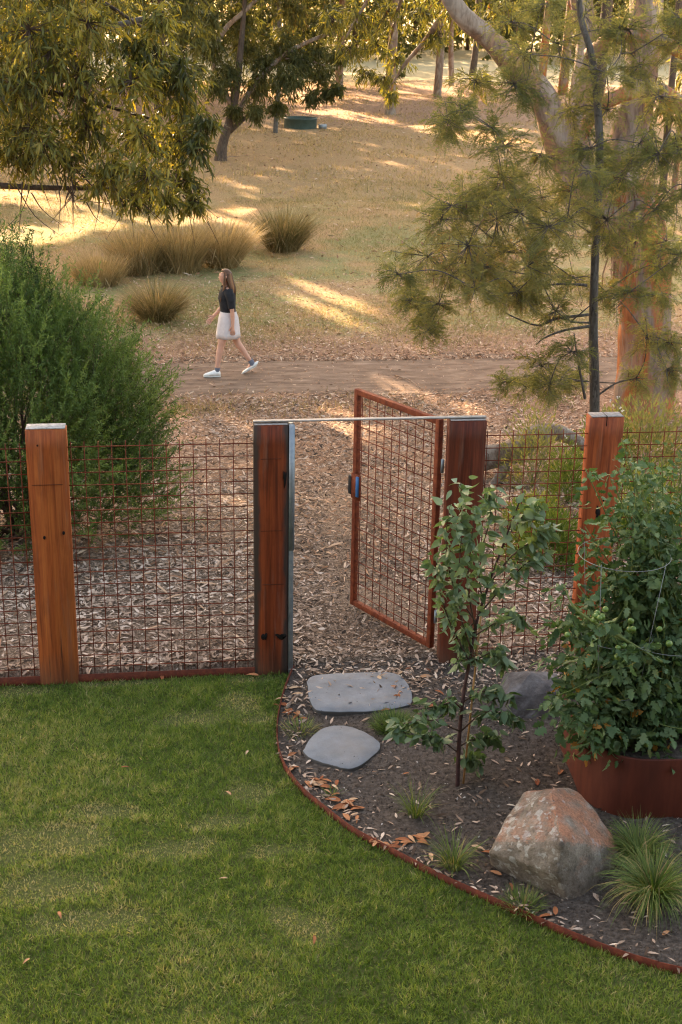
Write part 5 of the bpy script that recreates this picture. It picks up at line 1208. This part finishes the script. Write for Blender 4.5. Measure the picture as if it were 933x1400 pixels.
    shoe = noise_mat('white_canvas', [(.3, (.70, .70, .68)), (.7, (.80, .80, .78))], 20, 3, .6, 0, coord='object'); sole = noise_mat('off_white_rubber', [(.3, (.55, .54, .50)), (.7, (.65, .64, .6))], 20, 3, .6, 0, coord='object')
    sock = noise_mat('grey_sock', [(.3, (.12, .13, .17)), (.7, (.18, .19, .24))], 30, 3, .9, 0, coord='object')
    def make_shoe(heel, ang, y):
        # profile along the foot: u from heel (0) to toe (1)
        L = .255; c_, s_ = math.cos(ang), math.sin(ang); rows, rs = [], []
        for u, w, h in ((0., .024, .07), (.05, .036, .10), (.18, .042, .112), (.34, .044, .108), (.5, .046, .092), (.68, .048, .072), (.84, .044, .058), (.95, .030, .046), (1., .012, .034)):
            for lst, zb, zt, k in ((rows, .016, h, 1.), (rs, .0, .018, 1.06)):
                a = np.arange(10)*2*math.pi/10; yy_ = np.sin(a)*w*k; zz_ = zb+(zt-zb)*(.5+.5*np.cos(a))
                xx_ = np.full(10, -u*L*(1 if k == 1. else 1.02)+(0 if k == 1. else .003)); lst.append(np.c_[heel[0]+xx_*c_+zz_*s_, y+yy_, heel[1]-xx_*s_*-1*0+(-xx_)*(-s_)+zz_*c_])
        for nm, lst, mt in (('shoe', rows, shoe), ('sole', rs, sole)):
            VV = np.vstack(lst); m_ = len(lst); FF = [(k*10+j, k*10+(j+1) % 10, (k+1)*10+(j+1) % 10) for k in range(m_-1) for j in range(10)]+[(k*10+j, (k+1)*10+(j+1) % 10, (k+1)*10+j) for k in range(m_-1) for j in range(10)]
            FF += [(0, j+1, j) for j in range(1, 9)]+[((m_-1)*10, (m_-1)*10+j, (m_-1)*10+j+1) for j in range(1, 9)]
            o = link(nm, mesh_np(nm, VV, np.array(FF), None, True), mt, par if nm == 'sole' else t)
            if nm == 'shoe': par = o
    make_shoe((-.135, .002), 0., -.083); make_shoe((.415, .115), R(28), .083)
    for pts in ([(-.178, -.08, .145), (-.182, -.08, .10), (-.188, -.081, .065)], [(.322, .08, .215), (.345, .08, .18), (.352, .082, .135)]):
        V_, F_ = tube(pts, [.044, .041, .040], 12, False); link('sock', mesh_np('sock', V_, F_, None, True), sock, t)
person()

# ================================================================== GROUND COVERS
def scatter_poly(n, x0, x1, y0, y1): return np.c_[x0+rng.random(n)*(x1-x0), y0+rng.random(n)*(y1-y0)]
# lawn blades
n = 330000; Q = scatter_poly(n, -1.5, 3.7, -4.5, -.05)
sxl = CAM[0]+(Q[:, 1]-CAM[1])*np.tan(YAW-R(15.5)); sxr = CAM[0]+(Q[:, 1]-CAM[1])*np.tan(YAW+R(16.5))
ok = (Q[:, 0] < xe(Q[:, 1])-.012) & (Q[:, 0] > sxl-.1) & (Q[:, 0] < sxr+.1); Q = Q[ok]
DRY = [(at(x, y)[:2], rx/235., ry/235.) for x, y, rx, ry in ((270, 982, 90, 16), (235, 985, 26, 8), (325, 962, 35, 26), (345, 985, 30, 10), (350, 1083, 46, 22), (320, 1083, 24, 10), (430, 1268, 40, 22), (390, 1252, 34, 14), (95, 1150, 60, 30), (60, 1215, 90, 26), (20, 1160, 40, 30), (150, 1110, 60, 14), (30, 945, 60, 12), (175, 935, 90, 9), (370, 1165, 60, 12), (300, 1125, 60, 14), (240, 1160, 70, 16), (120, 1260, 90, 18), (340, 930, 50, 10))]
dv = np.zeros(len(Q))
for c, rx, ry in DRY: dv = np.maximum(dv, 1-sstep(.3, 1.25, np.hypot((Q[:, 0]-c[0])/rx, (Q[:, 1]-c[1])/(ry*1.7))+.9*(fbm(Q[:, 0], Q[:, 1], 8, 3)-.5)))
big = fbm(Q[:, 0], Q[:, 1], 1.4, 3); mid_ = fbm(Q[:, 0], Q[:, 1], 7, 3, _n2)
left = 1-sstep(.2, 1.3, Q[:, 0]+.25*(Q[:, 1]+2))
tn = .26+.45*(big-.45)+.42*(mid_-.5)+.11*left+.17*rng.normal(size=len(Q))+dv*.55*rng.random(len(Q))**.5+(rng.random(len(Q)) < .05+.07*left)*.35
hh = (.026+.020*rng.random(len(Q)))*(1-.5*dv)*(.85+.5*(mid_-.3)); thin = rng.random(len(Q)) > .40*dv; Q, tn, hh = Q[thin], np.clip(tn, 0, 1)[thin], hh[thin]
tf = fbm(Q[:, 0], Q[:, 1], 26, 2); tn = np.clip(tn+.55*(tf-.5), 0, 1); hh = hh*(.55+.9*tf)
lean = rng.normal(size=(len(Q), 2))*.62; cl_ = np.c_[fbm(Q[:, 0], Q[:, 1], 11, 2)-.5, fbm(Q[:, 0]+50, Q[:, 1], 11, 2)-.5]*.9
D = np.c_[lean+cl_, np.ones(len(Q))]
b = Bag(); b.put(*leaves(np.c_[Q, (fbm(Q[:, 0], Q[:, 1], 1.2, 3)-.5)*.02-.004], D, hh*1.08, .0046, 'blade', tn)); b.build('lawn_grass', M['lawn'], None, kind='stuff')
# wood chips beyond the fence
def chips(name, Q, zf, L, asp, mat, tone, tilt=.28, lift=.006):
    n = len(Q); a = rng.random(n)*2*math.pi; z = zf(Q[:, 0], Q[:, 1])
    D = np.c_[np.cos(a), np.sin(a), rng.normal(size=n)*tilt]; N = unit(np.c_[rng.normal(size=(n, 2))*tilt, np.ones(n)])
    S_ = np.cross(N, D); X = N
    V, F, T = leaves(np.c_[Q, z+lift+.008*rng.random(n)], D, L, np.asarray(L)*asp, 'lance', tone, .7, nrm=X)
    b = Bag(); b.put(V, F, T); return b.build(name, mat, None, kind='stuff')
n = 125000; Q = np.c_[-1.8+rng.random(n)*8.2, .06+9.4*rng.random(n)**1.35]
trod = np.exp(-((Q[:, 0]-1.98-.1*Q[:, 1])/.38)**2)*(1-sstep(4, 8, Q[:, 1])); Q = Q[rng.random(len(Q)) < (.30+1.1*sstep(.3, .62, fbm(Q[:, 0], Q[:, 1], 1.6, 4)))*(1-.3*trod)]; trod = np.exp(-((Q[:, 0]-1.98-.1*Q[:, 1])/.38)**2)*(1-sstep(4, 8, Q[:, 1]))
far = sstep(3, 7.5, Q[:, 1]); L = (.026+.066*rng.random(len(Q))**2.)*(1-.3*trod)
chips('wood_chips', Q, gz, L, .16+.22*rng.random(len(Q)), M['chip'], np.clip(.50+.30*rng.normal(size=len(Q))-.05*far-.16*trod+.5*(fbm(Q[:, 0], Q[:, 1], .9, 3, _n2)-.5), 0, 1))
n = 900; Q = np.c_[-1.6+rng.random(n)*7, .15+6*rng.random(n)]; chips('bark_strips', Q, gz, .10+.14*rng.random(n)**2, .11, M['litter'], np.clip(.45+.3*rng.normal(size=n), 0, 1), .22, .012)
n = 26000; Q = np.c_[-1.8+rng.random(n)*9.5, 1.5+8.2*rng.random(n)**.75]; chips('leaf_litter', Q, gz, .04+.06*rng.random(n), .22, M['litter'], np.clip(.55+.25*rng.normal(size=n), 0, 1), .35)
n = 26000; Q = np.c_[-3+rng.random(n)*13, 11.4+7*rng.random(n)**2]; chips('leaf_litter', Q, gz, .05+.05*rng.random(n), .24, M['litter'], np.clip(.6+.25*rng.normal(size=n), 0, 1), .4)
n = 14000; Q = np.c_[-6+rng.random(n)*26, 18+50*rng.random(n)]; chips('leaf_litter', Q, gz, .09+.10*rng.random(n), .25, M['litter'], np.clip(.55+.25*rng.normal(size=n), 0, 1), .4)
n = 2600; Q = np.c_[-4+rng.random(n)*13, 9.6+2.*rng.random(n)]; chips('leaf_litter', Q, gz, .03+.05*rng.random(n), .22, M['litter'], np.clip(.5+.25*rng.normal(size=n), 0, 1), .3, .014)
# chips and leaf scraps on the bed
n = 14000; Q = np.c_[1.3+rng.random(n)*2.6, -3.9+4.*rng.random(n)]; d = Q[:, 0]-xe(Q[:, 1]); wgt = .16+.84*np.maximum(1-sstep(-.75, .1, -Q[:, 1]*1.-.0)*1., (1-sstep(.0, .28, d))*.55)
ok = (d > .02) & (rng.random(n) < np.maximum(sstep(-.9, -.1, Q[:, 1]), np.maximum((1-sstep(.02, .22, d))*.6, .08))); Q = Q[ok]
chips('bed_chips', Q, bedz, .025+.05*rng.random(len(Q)), .26, M['chip'], np.clip(.52+.25*rng.normal(size=len(Q)), 0, 1), .35)
n = 30000; Q = np.c_[1.3+rng.random(n)*2.7, -4.0+4.05*rng.random(n)]; Q = Q[Q[:, 0] > xe(Q[:, 1])+.02]; chips('soil_crumbs', Q, bedz, .008+.016*rng.random(len(Q))**2, .5, M['soilbit'], np.clip(.42+.25*rng.normal(size=len(Q)), 0, 1), .6, .0)
# paddock grass
n = 170000; Q = np.c_[-4+rng.random(n)*16, 11.6+22*rng.random(n)**1.25]; gr = fbm(Q[:, 0], Q[:, 1], .55, 4)
ok = rng.random(n) < sstep(.30, .55, gr)*sstep(11.6, 14, Q[:, 1]+1.2*(gr-.3)); Q = Q[ok]; gr = gr[ok]
b = Bag(); D = np.c_[rng.normal(size=(len(Q), 2))*.6, np.ones(len(Q))]; b.put(*leaves(np.c_[Q, gz(Q[:, 0], Q[:, 1])-.01], D, .05+.06*rng.random(len(Q)), .009, 'tri', np.clip(.52-1.3*(gr-.5)+.2*rng.normal(size=len(Q)), 0, 1)))
n = 70000; Q = np.c_[-9+rng.random(n)*34, 30+50*rng.random(n)]; Q = Q[rng.random(n) < .12+sstep(.42, .62, fbm(Q[:, 0], Q[:, 1], .45, 4))]; n = len(Q); D = np.c_[rng.normal(size=(n, 2))*.6, np.ones(n)]; b.put(*leaves(np.c_[Q, gz(Q[:, 0], Q[:, 1])-.01], D, .10+.08*rng.random(n), .03, 'tri', np.clip(.62+.2*rng.normal(size=n), 0, 1)))
n = 1400; Q = np.c_[np.where(rng.random(n) < .5, .9+rng.normal(size=n)*.35, 2.6+rng.normal(size=n)*1.), 8.9+rng.normal(size=n)*.3]; D = np.c_[rng.normal(size=(n, 2))*.6, np.ones(n)]; b.put(*leaves(np.c_[Q, gz(Q[:, 0], Q[:, 1])-.01], D, .07+.06*rng.random(n), .006, 'blade', np.clip(.4+.2*rng.normal(size=n), 0, 1)))
b.build('paddock_grass', M['drygrass'], None, kind='stuff')
# ---- larger fallen gum leaves, each a thing
def fallen(x, y, L, label, group, onlawn=False):
    p = at(x, y, .03 if onlawn else .07); z = .028 if onlawn else float(bedz(p[0], p[1]))+.012
    a = rng.random()*6.28; D = np.array([[math.cos(a), math.sin(a), .05]])
    V, F, T = leaves(np.array([[p[0]-math.cos(a)*L/2, p[1]-math.sin(a)*L/2, z]]), D, L, L*(.26+.12*rng.random()), 'ovate', rng.random(1), 1.2, nrm=np.array([[.2*rng.normal(), .2*rng.normal(), 1.]]))
    solo('fallen_leaf', V, F, M['fallen'], label, 'fallen leaf', (p[0], p[1], z), group, T)
for k in range(34):
    s = rng.random(); fallen(415+s*75+rng.normal()*9, 1052+s*52+rng.normal()*9-4, .06+.05*rng.random(), 'dry tan gum leaf in the drift between smaller stepping stone and edging', 'leaves drifted by the smaller stone')
for k in range(16): fallen(505+rng.random()*80, 1136+rng.random()*16+.2*k, .05+.05*rng.random(), 'dry curled gum leaf along the middle of the curved edging', 'leaves along the middle of the edging')
for k in range(22): fallen(560+rng.normal()*18, 945+rng.normal()*16, .05+.05*rng.random(), 'dry gum leaf scattered by the right end of the larger stepping stone', 'leaves by the larger stone')
for k in range(14): fallen(400+rng.normal()*9, 930+rng.random()*70, .05+.05*rng.random(), 'dry leaf in the narrow gap between edging and stepping stones', 'leaves between edging and stones')
for x, y, l, lab in ((668, 1160, .09, 'long orange leaf left of the boulder base'), (678, 1187, .08, 'orange leaf standing at the edging left of the boulder'), (700, 1205, .07, 'pale leaf under the low left side of the boulder'), (745, 1245, .10, 'long orange leaf flat on the soil below the boulder'), (760, 1238, .09, 'pale tan leaf right below the boulder front'), (848, 1198, .06, 'red leaf near the strappy clump right of the boulder'), (912, 1270, .07, 'brown leaf beside the lower strappy clump'), (590, 1165, .08, 'pale leaf between the sparse tuft and the edging'), (655, 1155, .09, 'reddish leaf at the foot of the sparse tuft'), (768, 1050, .09, 'brown leaf by the planter corner'), (735, 1064, .1, 'green tan leaf on bare soil above the boulder'), (555, 1052, .05, 'small tan leaf on bare soil right of the smaller stone')):
    fallen(x, y, l, lab, None)
for x, y, l, lab in ((172, 1048, .06, 'pale pinkish leaf on the upper lawn'), (430, 1284, .07, 'orange leaf on the dry lawn patch at bottom centre'), (82, 1250, .06, 'red brown leaf on the left of the lawn'), (312, 1083, .07, 'whitish scrap of bark on the lawn dry patch'), (36, 1313, .05, 'small orange leaf at lower left of the lawn'), (338, 1028, .05, 'tan leaf on the lawn below the gate post'), (305, 1200, .05, 'tan twig like leaf in the lawn centre'), (345, 922, .10, 'long dry leaf leaning on the straight edging'), (222, 925, .08, 'brown leaf at the foot of the straight edging')):
    fallen(x, y, l, lab, None, True)
for x0, y0, x1, y1, lab in ((540, 516, 575, 533, 'pale forked stick lying at the edge of the dirt path'), (392, 968, 412, 952, 'grey stick lying beside the larger stepping stone'), (300, 218, 340, 214, 'thin grey stick lying on the far paddock')):
    if y0 > 900: A_, B_ = at(x0, y0, .10), at(x1, y1, .09)
    else: A_, B_ = base_at(x0, y0), base_at(x1, y1); A_[2] += .03; B_[2] += .03
    V, F = tube(*smooth_path([A_, (A_+B_)/2+np.array([.02, .05, .02]), B_], [.012, .010, .006], 4), 6); solo('stick', V, F, M['bark_pale'], lab, 'stick', tuple(A_), None, None, True)
